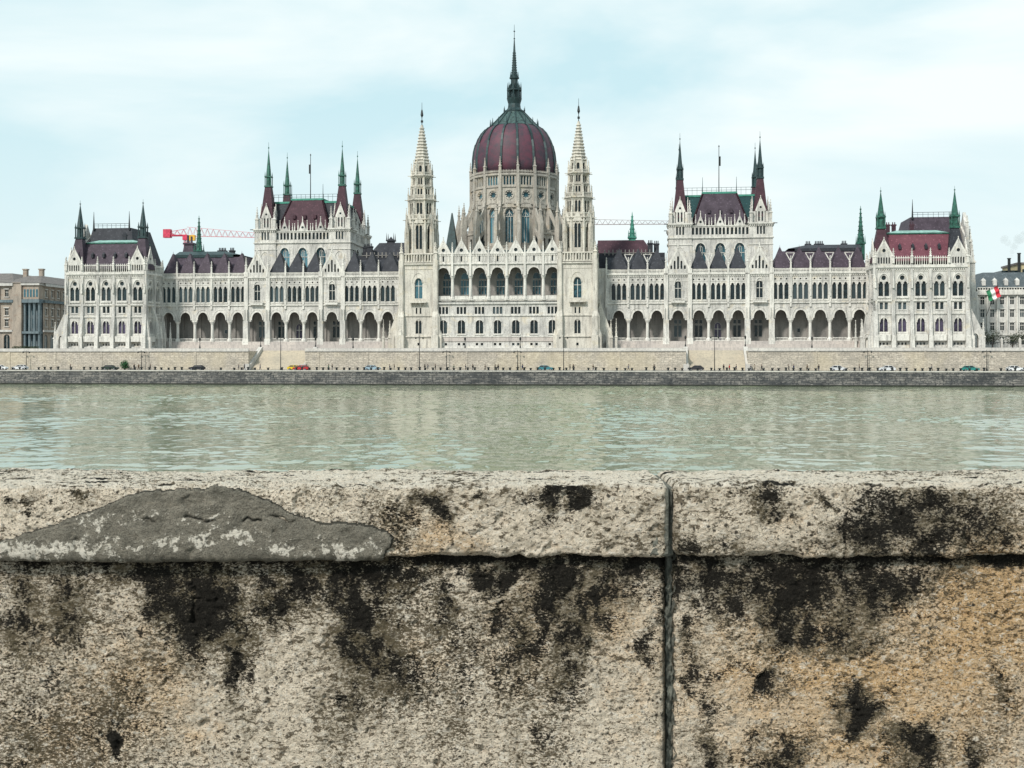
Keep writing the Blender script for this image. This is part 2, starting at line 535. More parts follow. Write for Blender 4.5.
    # sloping corner buttress with an arched passage on the outer side
    for (ua, ub, vv) in ((U1, 137.6, 1.0), (U0 - 2.6, U0, 5.0)):
        out = ub if ua == U1 else ua
        inn = ua if ua == U1 else ub
        b.frame(0, vv, 0)
        cx = (out + inn) / 2
        if ua != U1: pass
        poly = [(inn, 9.4), (out, 9.4), (out, 14.2), (inn + (out - inn) * .25, 21.5), (inn, 23.2)]
        if out < inn: poly = [(out, 9.4), (inn, 9.4), (inn, 23.2), (inn + (out - inn) * .25, 21.5), (out, 14.2)]
        b.panel(poly, [lancet(cx, 1.9 if ua == U1 else 1.2, 9.9, 14.2 if ua == U1 else 13.2)], 1.4, 0, 0, back=True, sides=True)
        pinnacle(b, out, 0.7, 9.4, 9.0, 0.9, 1)
        if ua != U1:
            pinnacle(b, out + .2, 3.6, 9.4, 9.3, 0.75, 1); pinnacle(b, out - 1.2, 5.0, 9.4, 9.0, 0.6, 1)
        b.ring(archline(cx, 2.1, 13.0, 14.4, 5), .2, -.15, .02, 1)
    b.frame()
    # core so that no light leaks through, cornice slab
    b.box(U0 + .6, U1 - .6, .62, 15.8, 9.4, zc, 0)
    b.box(U0 - .1, U1 + .1, -.1, 15.9, zc + .3, zc + .36, 0)
    # parapet between the gables
    for i in (1, 2, 3):
        baluster_row(b, edges[i] + .35, edges[i + 1] - .35, 33.35, 35.6, -0.25, 0.62, 0.17, 0.3, 1, pointed=True)
    b.frame(U0, 0, -PI / 2); baluster_row(b, -11.6, -6.4, 33.35, 35.6, -0.25, 0.58, 0.2, 0.3, 1, True)
    b.frame(U1, 0, PI / 2); baluster_row(b, 6.4, 15.6, 33.35, 35.6, -0.25, 0.58, 0.2, 0.3, 1, True)
    # gables over the end bays
    def gable(frm, cx):
        b.frame(*frm)
        hs = [lancet(cx + k * .72, .42, 33.9, 35.7) for k in (-2, -1, 0, 1, 2)] + [circ(cx, 37.6, 0.5, 10)]
        b.panel([(cx - 2.35, 33.3), (cx + 2.35, 33.3), (cx + 2.35, 35.9), (cx, 40.4), (cx - 2.35, 35.9)], hs, 0.4, -0.3, 0, back=True, sides=True)
        b.box(cx - 2.2, cx + 2.2, .15, .2, 33.4, 36.6, 2)
        b.box(cx - .6, cx + .6, .15, .2, 36.6, 38.2, 2)
        b.bar((cx - 2.5, -.2, 35.8), (cx, -.2, 40.5), .3, .5, 1)
        b.bar((cx + 2.5, -.2, 35.8), (cx, -.2, 40.5), .3, .5, 1)
        pinnacle(b, cx, -.2, 40.0, 1.5, .3, 1, False)
        b.frame()
    gable((0, 0, 0), bays[0]); gable((0, 0, 0), bays[4])
    gable((U0, 0, -PI / 2), -3.2); gable((U1, 0, PI / 2), 3.2)
    # rear block, taller, reaching further out
    b.box(118.5, 137.0, 16, 40, 9.4, 36.5, 0)
    b.frame(137.0, 16, PI / 2)
    b.slab([(0.5, 36.5), (23.5, 36.5), (23.5, 41), (17, 48), (10, 49), (.5, 43)], .1, .9, 0)
    b.frame()
    for k in range(5):
        z = 12 + k * 6.2
        b.box(137.0, 137.5, 15.6, 40, z + 4.4, z + 4.8, 1)
        for j in range(4):
            b.box(137.0, 137.8, 17.5 + j * 6 - .5, 17.5 + j * 6 + .5, 9.4, 40, 0)
    for uu in (136.6,):
        b.box(uu - .5, uu + .5, 15.4, 16.0, 9.4, 46, 0)
        pinnacle(b, uu, 15.7, 45.5, 3.6, .7, 1)
    b.frame(137.0, 16, PI / 2)
    b.slab([(0.5, 40), (9.5, 40), (9.5, 43), (5, 50.5), (.5, 43)], -.5, .4, 0)
    for x in (0.5, 9.5): pinnacle(b, x, -.6, 38, 8.0, 1.0, 1)
    b.frame(137.9, 15, 0)
    pinnacle(b, 0, 0.4, 30, 12, 1.5, 0)
    b.box(-1.1, 1.1, -.6, 1.6, 9.4, 24, 0)
    b.frust((-1.1, 1.1, -.6, 1.6), 24, (-.8, .8, -.4, 1.4), 30, 0)
    b.frame()
    b.box(U0, 118.5, 16, 34, 9.4, 33, 0)
    pav = b.build('end_pavilion', ['white', 'trim', 'glass'], parliament,
                  label='outer river block at the %s end under %s roof' % (('right', 'a wine red') if s > 0 else ('left', 'a dark violet slate')))
    for (u0, v0, phi, me, x, z) in wins:
        b.frame(u0, v0, phi)
        place(b, 'window', me, x, z, 0.45, pav)
    b.frame()
    # steep roof with green flat top
    r = MB(s)
    r.frust((U0 + 1.2, U1 - 1.2, 1.0, 15), 34.6, (U0 + 3.8, U1 - 3.8, 4.6, 12), 42.6, 0)
    r.box(U0 + 3.6, U1 - 3.6, 4.4, 12.2, 42.6, 43.0, 1)
    r.frust((U0 + 3.9, U1 - 3.9, 4.6, 12), 43.0, (U0 + 7, U1 - 7, 7, 10), 43.9, 2)
    for k in range(4):
        u = 115 + k * 3.6
        r.box(u - .35, u + .35, 2.0, 3.6, 38.2, 39.2, 3)
        r.prism(u, 2.6, 39.2, 39.9, .6, .03, 4, PI / 4, 3)
    r.build('pavilion_roof', ['pinkroof' if s > 0 else 'slate', 'copper', 'palecopper', 'darkslate'], pav)
    q = MB(s)
    q.frust((118.6, 136.4, 16.2, 39.8), 36.4, (121.5, 134.5, 20.5, 35), 49.2, 0)
    q.build('rear_roof', 'slate' if s > 0 else 'darkslate', pav)
    g = MB(s)
    for x in (122, 134):
        spirelet(g, x, 20, 48.5, 54.5, .35, 4, 0, 1.2, False)
    g.box(122, 134, 19.95, 20.05, 50.5, 50.62, 0); g.box(122, 134, 19.95, 20.05, 49.9, 49.98, 0)
    for k in range(9): g.box(122 + k * 1.5 - .04, 122 + k * 1.5 + .04, 19.96, 20.04, 49, 50.6, 0)
    g.build('ridge_railing', 'iron', pav)
    # chimneys
    for (x, y) in ((113.6, 13), (115.3, 13), (120.5, 13.5)):
        c = MB(s); c.box(x - .55, x + .55, y - .5, y + .5, 40, 45.9, 0); c.box(x - .7, x + .7, y - .65, y + .65, 45.9, 46.3, 0)
        for k in (-.3, .3): c.prism(x + k, y, 46.3, 47.0, .18, .14, 6, None, 0)
        c.build('chimney', 'darkslate' if s < 0 else 'maroon', pav)
    # two spired corner turrets
    for ui, (u, mat) in enumerate(((109.9, 'slate' if s < 0 else 'maroon'), (130.2, 'slate' if s < 0 else 'darkslate'))):
        t = MB(s)
        t.frust((u - 2.7, u + 2.7, .4, 6.0), 34.4, (u - 1.0, u + 1.0, 2.2, 4.2), 44.2, 0)
        t.box(u - 1.3, u + 1.3, 1.9, 4.5, 44.0, 44.5, 1)
        t.box(u - 1.25, u + 1.25, 1.95, 4.45, 47.2, 47.6, 1)
        t.prism(u, 3.2, 44.5, 47.3, 1.05, .95, 8, None, 1)
        for a in (-1, 1):
            for c in (-1, 1):
                t.box(u + a * 1.0 - .15, u + a * 1.0 + .15, 3.2 + c * 1.0 - .15, 3.2 + c * 1.0 + .15, 44.5, 47.8, 1)
                t.prism(u + a * 1.0, 3.2 + c * 1.0, 47.8, 49.0, .2, .02, 4, PI / 4, 1)
        t.prism(u, 3.2, 47.5, 54.6, 1.05, .08, 8, None, 1)
        t.prism(u, 3.2, 54.4, 56.0, .07, .03, 6, None, 1)
        t.box(u - .18, u + .18, 3.02, 3.38, 54.7, 55.0, 1)
        t.build('corner_turret', [mat, 'copper' if s > 0 else 'darkcopper'], pav)

for s in (-1, 1): end_pavilion(s)

SMALL = [35.3, 41.0, 46.6, 59.05, 64.75, 70.45, 82.9, 88.55, 94.2, 99.85, 105.4]
BIG = [52.85, 76.7]
def arcade_wing(s):
    b = MB(s)
    b.frame(0, 12, 0)
    wins = []
    tri = [lancet(k * 1.62, 1.16, 0, 4.9) for k in (-1, 0, 1)]
    m_tri = window_mesh('wing_tri', tri, 'glass')
    one = [lancet(0, 1.9, 0, 5.6)]
    m_one = window_mesh('wing_one', one, 'glass', [(0, 0, 0, 5.2, .12), (-.9, 3.4, .9, 3.4, .1)])
    bays = sorted([(c, 0) for c in SMALL] + [(c, 1) for c in BIG])
    eds = [31.6] + [(bays[i][0] + bays[i + 1][0]) / 2 + (0.4 if bays[i + 1][1] == 0 and bays[i][1] else (-.4 if bays[i + 1][1] else 0)) for i in range(len(bays) - 1)] + [107.7]
    for i, (cx, big) in enumerate(bays):
        a0, a1 = eds[i], eds[i + 1]
        aw = 4.0
        zs, za = 19.1, 21.8
        al = archline(cx, aw, zs, za, 8)
        b.panel([(a0, 18.6), (cx - aw / 2, 18.6)] + al[::-1] + [(cx + aw / 2, 18.6), (a1, 18.6), (a1, 23.6), (a0, 23.6)], (), 1.0, 0, 0, back=True, sides=True)
        b.ring(al, 0.32, -0.2, 0.02, 1)
        b.ring(archline(cx, aw + 1.1, zs, za + .6, 8), 0.12, -0.1, 0.02, 1)
        # upper floor
        holes = [[(p[0] + cx, p[1] + 24.65) for p in h] for h in (one if big else tri)]
        if not big: holes += [circ(cx + k * 1.62, 30.65, .26, 8) for k in (-1, 0, 1)]
        b.panel([(a0, 23.6), (a1, 23.6), (a1, 32.2), (a0, 32.2)], holes, 0.5, 0, 0)
        b.box(a0, a1, .5, .6, 23.6, 32.2, 2)
        wins.append((m_one if big else m_tri, cx, 24.65))
        if big:
            b.ring(archline(cx, 2.5, 29.0, 31.2, 6), 0.24, -0.22, 0.02, 1)
            b.box(cx - 2, cx + 2, -1.1, 0, 23.7, 24.0, 1)
            b.frame(0, 10.95, 0); baluster_row(b, cx - 2, cx + 2, 24.0, 25.1, 0, .45, .14, .15, 1); b.frame(0, 12, 0)
        else:
            for k in (-1, 0, 1):
                b.ring(archline(cx + k * 1.62, 1.14, 28.9, 29.75, 4), 0.14, -0.14, 0.02, 1)
            for k in (-.5, .5, -1.5, 1.5):
                b.prism(cx + k * 1.62, -.12, 24.6, 28.9, .12, .12, 6, None, 1)
            b.box(cx - 2.3, cx + 2.3, -0.12, 0.0, 24.1, 24.4, 1)
        # balustrade on the cornice
        corbels(b, a0 + .3, a1 - .3, 31.5, .5, .28, .5, 1)
        if not big:
            baluster_row(b, a0 + .3, a1 - .3, 32.55, 33.75, -0.2, .42, .17, .25, 1)
            # cross balcony rail in the arcade
            baluster_row(b, cx - aw / 2, cx + aw / 2, 12.4, 13.4, .5, .4, .12, .12, 1)
    for z, h, p in ((23.5, .28, .35), (24.3, .14, .2), (32.1, .4, .5), (30.1, .1, .1)):
        course(b, eds[0], eds[-1], z, h, p, 1)
    # buttress strips with pinnacles, wider by the big bays
    for i, e in enumerate(eds):
        nb = (i > 0 and bays[i - 1][1]) or (i < len(bays) and bays[i][1])
        wd = 1.25 if nb else .6
        b.box(e - wd / 2, e + wd / 2, -0.5 if nb else -.35, 0.1, 22.4 if not nb else 9.4, 34.0, 1)
        if nb:
            b.box(e - .8, e + .8, -0.9, 1.0, 9.4, 18.8, 0)
            b.box(e - .95, e + .95, -1.1, 1.1, 9.4, 13.2, 1)
            for k in (-.4, .4):
                b.prism(e + k, -.75, 13.2, 22.3, .18, .18, 6, None, 1)
            pinnacle(b, e, -.2, 34.0, 4.6, .6, 1)
        else:
            b.box(e - .22, e + .22, -.62, -.3, 25.5, 27.4, 1)
            b.prism(e, -.46, 27.4, 28.8, .28, .03, 4, PI / 4, 1)
            pinnacle(b, e, -.15, 33.8, 3.7, .44, 1)
    # forked stone gutters between the roof pyramids
    for i, e in enumerate(eds[1:-1], 1):
        if bays[i - 1][1] or bays[i][1]: continue
        if s < 0: continue
        b.bar((e, .2, 35.8), (e - 1.2, 1.5, 38.3), .19, .19, 1)
        b.bar((e, .2, 35.8), (e + 1.2, 1.5, 38.3), .19, .19, 1)
        b.box(e - 1.3, e + 1.3, 1.3, 1.55, 38.3, 38.46, 1)
    # gables over the big bays
    for cx in BIG:
        hs = [lancet(cx + k * 1.0, .55, 33.8, 37.6 - abs(k) * 1.35) for k in (-2, -1, 0, 1, 2)]
        b.panel([(cx - 3.0, 32.5), (cx + 3.0, 32.5), (cx + 3.0, 34.2), (cx, 39.9), (cx - 3.0, 34.2)], hs, .5, -.2, 0, back=True, sides=True)
        b.box(cx - 2.4, cx + 2.4, .32, .4, 33.2, 36.2, 2)
        b.box(cx - 1.3, cx + 1.3, .32, .4, 36.2, 37.8, 2)
        b.bar((cx - 3.2, -.05, 34.0), (cx, -.05, 40.1), .4, .6, 1)
        b.bar((cx + 3.2, -.05, 34.0), (cx, -.05, 40.1), .4, .6, 1)
        pinnacle(b, cx, 0, 39.8, 1.8, .35, 1, False)
    b.frame()
    # steps and plinth below the arcade, ceiling, rear wall, upper body
    b.box(31.6, 107.7, 11.0, 17, 9.4, 12.35, 5)
    b.box(31.6, 107.7, 10.4, 11.0, 9.4, 11.4, 5)
    b.box(31.6, 107.7, 9.6, 10.4, 9.4, 10.4, 5)
    b.box(31.6, 107.7, 12.6, 24, 23.0, 33.8, 0)
    b.box(28.9, 31.6, 12.3, 24, 9.4, 34.2, 0)
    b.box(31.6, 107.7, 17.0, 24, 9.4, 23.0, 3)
    b.box(31.6, 107.7, 24, 44, 9.4, 34.0, 0)
    for e in eds:
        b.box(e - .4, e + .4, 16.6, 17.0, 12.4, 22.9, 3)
    wing = b.build('arcade_wing', ['white', 'trim', 'glass', 'inner', 'pink', 'pink'], parliament,
                   label='%s wing with tall round arches on columns and a row of pyramid roofs' % ('right' if s > 0 else 'left'))
    b.frame(0, 12, 0)
    for me, x, z in wins: place(b, 'window', me, x, z, .42, wing)
    # columns between the small arches
    cm = MB()
    cm.lathe(0, 0, [(.85, 0), (.85, .5), (.62, .9), (.46, 1.1), (.44, 5.3), (.5, 5.5), (.8, 6.1), (.85, 6.25)], 10)
    cme = cm.build('column', 'trim'); me_c = cme.data; bpy.data.objects.remove(cme)
    for i, e in enumerate(eds):
        if i == 0 or i == len(eds) - 1 or bays[i - 1][1] or bays[i][1]: continue
        place(b, 'column', me_c, e, 12.35, .5, wing)
    # windows and a door in the rear wall of the arcade
    rw = window_mesh('arc_win', [rect(-.65, .95, 0, 3.6), rect(.65, .95, 0, 3.6), rect(-.65, .95, 4.0, 5.2), rect(.65, .95, 4.0, 5.2)], 'glass')
    dr = window_mesh('arc_door', [lancet(0, 2.0, 0, 5.6)], 'violet', [(0, 0, 0, 5, .14), (-1, 3.6, 1, 3.6, .14)])
    b.frame(0, 17, 0)
    for cx in (52.85, 59.05, 70.45, 76.7): place(b, 'window', rw, cx, 13.6, -.06, wing)
    place(b, 'door', dr, 64.75, 12.4, -.06, wing)
    for cx in (88.55,): place(b, 'window', window_mesh('sq', [rect(0, .9, 0, 1.2)], 'glass'), cx, 15.0, -.06, wing)
    b.frame()
    # pyramid roofs, one per small bay, and the long roof behind them
    for i, (cx, big) in enumerate(bays):
        if big: continue
        r = MB(s)
        r.frust((eds[i] + .15, eds[i + 1] - .15, 12.7, 19.5), 33.9, (cx - .12, cx + .12, 15.4, 16.6), 40.2, 0)
        r.prism(cx, 15.6, 40.0, 41.0, .1, .02, 4, None, 0)
        r.build('pyramid_roof', 'slate' if cx > 80 else 'darkslate', wing)
    r = MB(s)
    r.frust((80.5, 107.6, 16.5, 44), 34.0, (84, 107.6, 22, 40), 39.6, 0)
    r.box(88, 107.6, 21.6, 22.2, 39.5, 40.4, 1)
    r.frust((86, 107.6, 22, 40), 40.4, (92, 107.6, 26, 36), 41.8, 1)
    r.build('wing_roof', ['slate', 'darkcopper' if s < 0 else 'darkslate'], wing)
    r = MB(s)
    r.frust((31.6, 49.6, 16.5, 24), 34.0, (31.6, 49.0, 20, 24), 38.0, 0)
    r.frust((28, 49.6, 24, 44), 34.0, (28, 42.4, 31, 37), 44.4, 1)
    r.box(28.5, 49, 22.2, 23.9, 34, 39.6, 0)
    for k in range(12): r.box(30.5 + k * 1.25, 30.8 + k * 1.25, 22.0, 22.3, 38.9, 40.6, 3)
    r.box(30, 46, 22.0, 22.3, 39.5, 39.7, 3)
    r.build('hall_roof', ['darkslate', 'maroon' if s > 0 else 'darkslate', 'darkcopper', 'inner'], wing)
    # small green fleche, chimneys
    for (x, y, z0, z1, mat) in (((38.8, 32, 43.6, 53.4, 'brightcopper') if s > 0 else (38.8, 32, 43.6, 46.5, 'darkslate')), (102.6 if s < 0 else 108.6, 30, 40.8, 54.0, 'copper'),):
        f = MB(s)
        f.box(x - 1.1, x + 1.1, y - 1.1, y + 1.1, z0 - 3.5, z0 + 1.5, 0)
        f.box(x - 1.4, x + 1.4, y - 1.4, y + 1.4, z0 + 1.4, z0 + 1.8, 0)
        for a, c in ((-1, -1), (1, -1), (-1, 1), (1, 1)):
            f.prism(x + a * 1.15, y + c * 1.15, z0 + 1.8, z0 + 4.0, .22, .03, 4, None, 0)
        spirelet(f, x, y, z0 + 1.6, z1, 1.05, 8, 0, 1.3)
        f.build('fleche', mat, wing)
    for (x, y) in ((93.5, 36), (96.3, 36), (97.4, 36), (104.5, 36), (44.5, 27), (46.4, 29)):
        c = MB(s)
        c.box(x - .8, x + .8, y - .7, y + .7, 36, 42.6, 0); c.box(x - .95, x + .95, y - .85, y + .85, 42.6, 43.0, 0)
        for k in (-.5, 0, .5): c.prism(x + k, y, 43.0, 43.9, .2, .15, 6, None, 0)
        c.build('chimney', 'darkslate', wing)

for s in (-1, 1): arcade_wing(s)

def square_tower(s):
    """the tall block with four spired corners standing behind a wing"""
    b = MB(s)
    A0, A1, V0, V1 = 50.45, 81.25, 24.0, 50.0
    TW = 6.4
    wins = []
    big = [lancet(0, 3.2, 0, 7.6, 1.9, 6)]
    m_big = window_mesh('st_big', big, 'teal', [(-.55, 0, -.55, 6.2, .1), (.55, 0, .55, 6.2, .1), (-1.5, 4.6, 1.5, 4.6, .14), (0, 4.6, 0, 7.4, .12), (-.55, 6.2, 0, 7.0, .14), (.55, 6.2, 0, 7.0, .14)])
    gal = [rect(0, .8, 0, 2.1)]
    m_gal = window_mesh('st_gal', gal, 'glass')
    tri3 = [lancet(k * .95, .55, 0, 2.5) for k in (-1, 0, 1)]
    m_tri3 = window_mesh('st_tri', tri3, 'glass')
    def side(frm, a0, a1, cs):
        b.frame(*frm)
        n = len(cs)
        eds = [a0] + [(cs[i] + cs[i + 1]) / 2 for i in range(n - 1)] + [a1]
        for i, cx in enumerate(cs):
            ks = (-1.05, 0, 1.05) if n > 1 else (-1, 0, 1)
            gx = [cx + k for k in ks] + [cx + 2.85] * (i < n - 1)
            e0, e1 = eds[i], eds[i + 1]
            b.panel([(e0, 33), (e1, 33), (e1, 44.3), (e0, 44.3)], [[(p[0] + cx, p[1] + 35.0) for p in big[0]]], .8, 0, 0)
            wins.append((frm, m_big, cx, 35.0, .7))
            hs = []
            gxs = [x for x in (cx - 2.3, cx - 1.1, cx, cx + 1.1, cx + 2.3)]
            for x in gxs:
                hs.append(rect(x, .72, 45.1, 47.3)); wins.append((frm, m_gal, x, 45.15, .4))
            b.panel([(e0, 44.3), (e1, 44.3), (e1, 48.0), (e0, 48.0)], hs, .5, -.1, 0)
            b.box(e0, e1, -.1, .6, 44.3, 44.35, 0)
            b.ring(archline(cx, 3.5, 40.6, 42.8, 7), .3, -.25, .02, 1)
            # gablet
            b.panel([(cx - 1.25, 48.0), (cx + 1.25, 48.0), (cx, 51.2)], [circ(cx, 49.0, .42, 8)], .3, -.2, 0, back=True, sides=True)
            b.box(cx - .5, cx + .5, .12, .16, 48.4, 49.6, 2)
            pinnacle(b, cx, -.05, 50.9, 1.6, .25, 1, False)
            for k in (-1.5, 1.5): pinnacle(b, cx + k, 0, 47.8, 3.6, .36, 1, False)
            for k in (-2.6, 2.6): pinnacle(b, cx + k, 0, 47.8, 2.6, .3, 1, False)
        course(b, a0, a1, 44.0, .3, .4, 1); course(b, a0, a1, 47.7, .25, .3, 1)
        b.frame()
    side((0, V0, 0), A0 + TW, A1 - TW, [59.85, 65.8, 71.7])
    side((A0, V0, -PI / 2), -(V1 - V0) + TW, -TW, [-16.5, -9.6])
    side((A1, V0, PI / 2), TW, V1 - V0 - TW, [9.6, 16.5])
    b.box(A0 + .9, A1 - .9, V0 + .9, V1 - .9, 9.4, 47.9, 0)
    # corner towers
    corners = ((A0, V0), (A1 - TW, V0), (A0, V1 - TW), (A1 - TW, V1 - TW))
    for (u, v) in corners:
        cu, cv = u + TW / 2, v + TW / 2
        for ph in (0, PI / 2, PI, -PI / 2):
            frm = (cu + (TW / 2 + .35) * math.sin(ph), cv - (TW / 2 + .35) * math.cos(ph), ph)
            b.frame(*frm)
            h = TW / 2 + .35
            b.panel([(-h, 9.4 if ph == 0 else 30), (h, 9.4 if ph == 0 else 30), (h, 48.4), (-h, 48.4)],
                    [[(p[0], p[1] + 45.1) for p in q] for q in tri3] + ([lancet(0, 1.6, 36.5, 41.8)] if ph else []), .4, 0, 0)
            b.box(-h + .1, h - .1, .4, .5, 30, 48.3, 2 if ph else 0)
            b.box(-1.6, 1.6, .36, .42, 44.9, 47.8, 2)
            b.ring(archline(0, 3.4, 38.6, 41.4, 6), .22, -.15, .02, 1)
            b.box(-h, h, -.2, .1, 41.9, 42.1, 1)
            course(b, -h - .1, h + .1, 44.0, .3, .35, 1)
            course(b, -h - .2, h + .2, 48.2, .45, .55, 1)
            corbels(b, -h, h, 47.6, .5, .35, .6, 1)
            # lantern gable
            b.frame(cu + 2.5 * math.sin(ph), cv - 2.5 * math.cos(ph), ph)
            b.panel([(-1.25, 48.6), (1.25, 48.6), (1.25, 52.6), (0, 56.0), (-1.25, 52.6)], [lancet(-.5, .5, 49.2, 52.2), lancet(.5, .5, 49.2, 52.2), circ(0, 53.4, .38, 8)], .35, 0, 0, back=True, sides=True)
            b.bar((-1.45, .1, 52.3), (0, .1, 56.1), .22, .5, 1); b.bar((1.45, .1, 52.3), (0, .1, 56.1), .22, .5, 1)
            pinnacle(b, 0, .1, 55.8, 1.3, .22, 1, False)
            b.box(-1.1, 1.1, .36, .42, 48.8, 54, 2)
        b.frame()
        for a, c in ((-1, -1), (1, -1), (-1, 1), (1, 1)):
            pinnacle(b, cu + a * 2.9, cv + c * 2.9, 48.6, 7.2, .95, 0)
            b.box(cu + a * 1.9 - .45, cu + a * 1.9 + .45, cv + c * 1.9 - .45, cv + c * 1.9 + .45, 48.5, 52.2, 0)
        b.box(cu - 1.9, cu + 1.9, cv - 1.9, cv + 1.9, 48.4, 50.5, 0)
        b.box(cu - 4.9, cu - 3.5, cv - 3.9, cv - 3.6, 48.3, 48.5, 3) # gargoyles
        b.box(cu + 3.5, cu + 4.9, cv - 3.9, cv - 3.6, 48.3, 48.5, 3)
    tw = b.build('square_tower', ['white', 'trim', 'glass', 'iron'], parliament,
                 label='%s spired block, its roof %s' % (('right', 'dark slate between teal flanks') if s > 0 else ('left', 'wine red with a bright green ridge')))
    for (frm, me, x, z, d) in wins:
        if frm[2] != 0 and me is m_gal: continue
        b.frame(*frm); place(b, 'gallery_window' if me is m_gal else 'window', me, x, z, d, tw)
    b.frame()
    r = MB(s)
    cu = (A0 + A1) / 2
    r.frust((A0 + 2.5, A1 - 2.5, V0 + 2.8, V1 - 2.8), 47.9, (A0 + 4, A1 - 4, V0 + 5.5, V1 - 5.5), 57.4, 1)
    r.box(A0 + 3.8, A1 - 3.8, V0 + 5.3, V1 - 5.3, 57.4, 58.0, 2)
    r.frust((cu - 8.6, cu + 8.6, V0 + 1.2, V0 + 12), 48.4, (cu - 5.2, cu + 5.2, V0 + 5.0, V0 + 12), 58.3, 0)
    r.box(cu - 5.4, cu + 5.4, V0 + 4.9, V0 + 12, 58.3, 58.9, 2)
    for k in range(2):
        for x in (-1, 1):
            r.bar((cu + x * 8.6, V0 + 1.1, 48.4), (cu + x * 5.2, V0 + 4.9, 58.3), .5, .3, 3)
    for x in (-3.4, 0, 3.4):
        r.box(cu + x - .45, cu + x + .45, V0 + 2, V0 + 3.5, 52.0, 53.2, 0)
    r.build('tower_roof', ['maroon' if s < 0 else 'slate', 'tealroof' if s > 0 else 'darkslate', 'brightcopper', 'maroon'], tw)
    g = MB(s)
    for zz in (59.4, 60.2): g.box(A0 + 4, A1 - 4, V0 + 5.4, V0 + 5.5, zz, zz + .09, 0)
    for k in range(16): g.box(A0 + 4 + k * 1.5 - .04, A0 + 4 + k * 1.5 + .04, V0 + 5.4, V0 + 5.5, 58, 60.3, 0)
    for x in (-5.2, 5.2): g.prism(cu + x, V0 + 5.4, 58.5, 63.5, .14, .05, 6, None, 0)
    g.build('ridge_railing', 'darkcopper', tw)
    p = MB(s)
    p.prism(cu, V0 + 9, 58.5, 73.5, .16, .09, 8, None, 0)
    p.prism(cu, V0 + 9, 73.5, 74.0, .25, .1, 8, None, 0)
    p.box(cu - .1, cu + .55, V0 + 8.95, V0 + 9.05, 67.5, 70.5, 0)
    p.build('flagpole', 'iron', tw)
    for i, (u, v) in enumerate(corners):
        cx, cy = u + TW / 2, v + TW / 2
        t = MB(s)
        t.frust((cx - 2.25, cx + 2.25, cy - 2.25, cy + 2.25), 50.5, (cx - .95, cx + .95, cy - .95, cy + .95), 62.6, 0)
        t.box(cx - 1.15, cx + 1.15, cy - 1.15, cy + 1.15, 62.4, 62.9, 1)
        t.prism(cx, cy, 62.9, 65.9, .85, .8, 8, None, 1)
        for a, c in ((-1, -1), (1, -1), (-1, 1), (1, 1)):
            t.box(cx + a * .9 - .11, cx + a * .9 + .11, cy + c * .9 - .11, cy + c * .9 + .11, 62.9, 66.2, 1)
            t.prism(cx + a * .9, cy + c * .9, 66.2, 67.4, .16, .02, 4, PI / 4, 1)
        t.box(cx - 1.1, cx + 1.1, cy - 1.1, cy + 1.1, 65.6, 65.95, 1)
        spirelet(t, cx, cy, 65.9, 74.6, .85, 8, 1, 1.5, False)
        t.prism(cx, cy, 74.4, 77.0, .07, .04, 6, None, 1)
        t.prism(cx, cy, 75.0, 75.4, .2, .2, 6, None, 1)
        t.build('corner_spire', ['maroon', 'copper' if s < 0 else 'darkcopper'], tw)

for s in (-1, 1): square_tower(s)

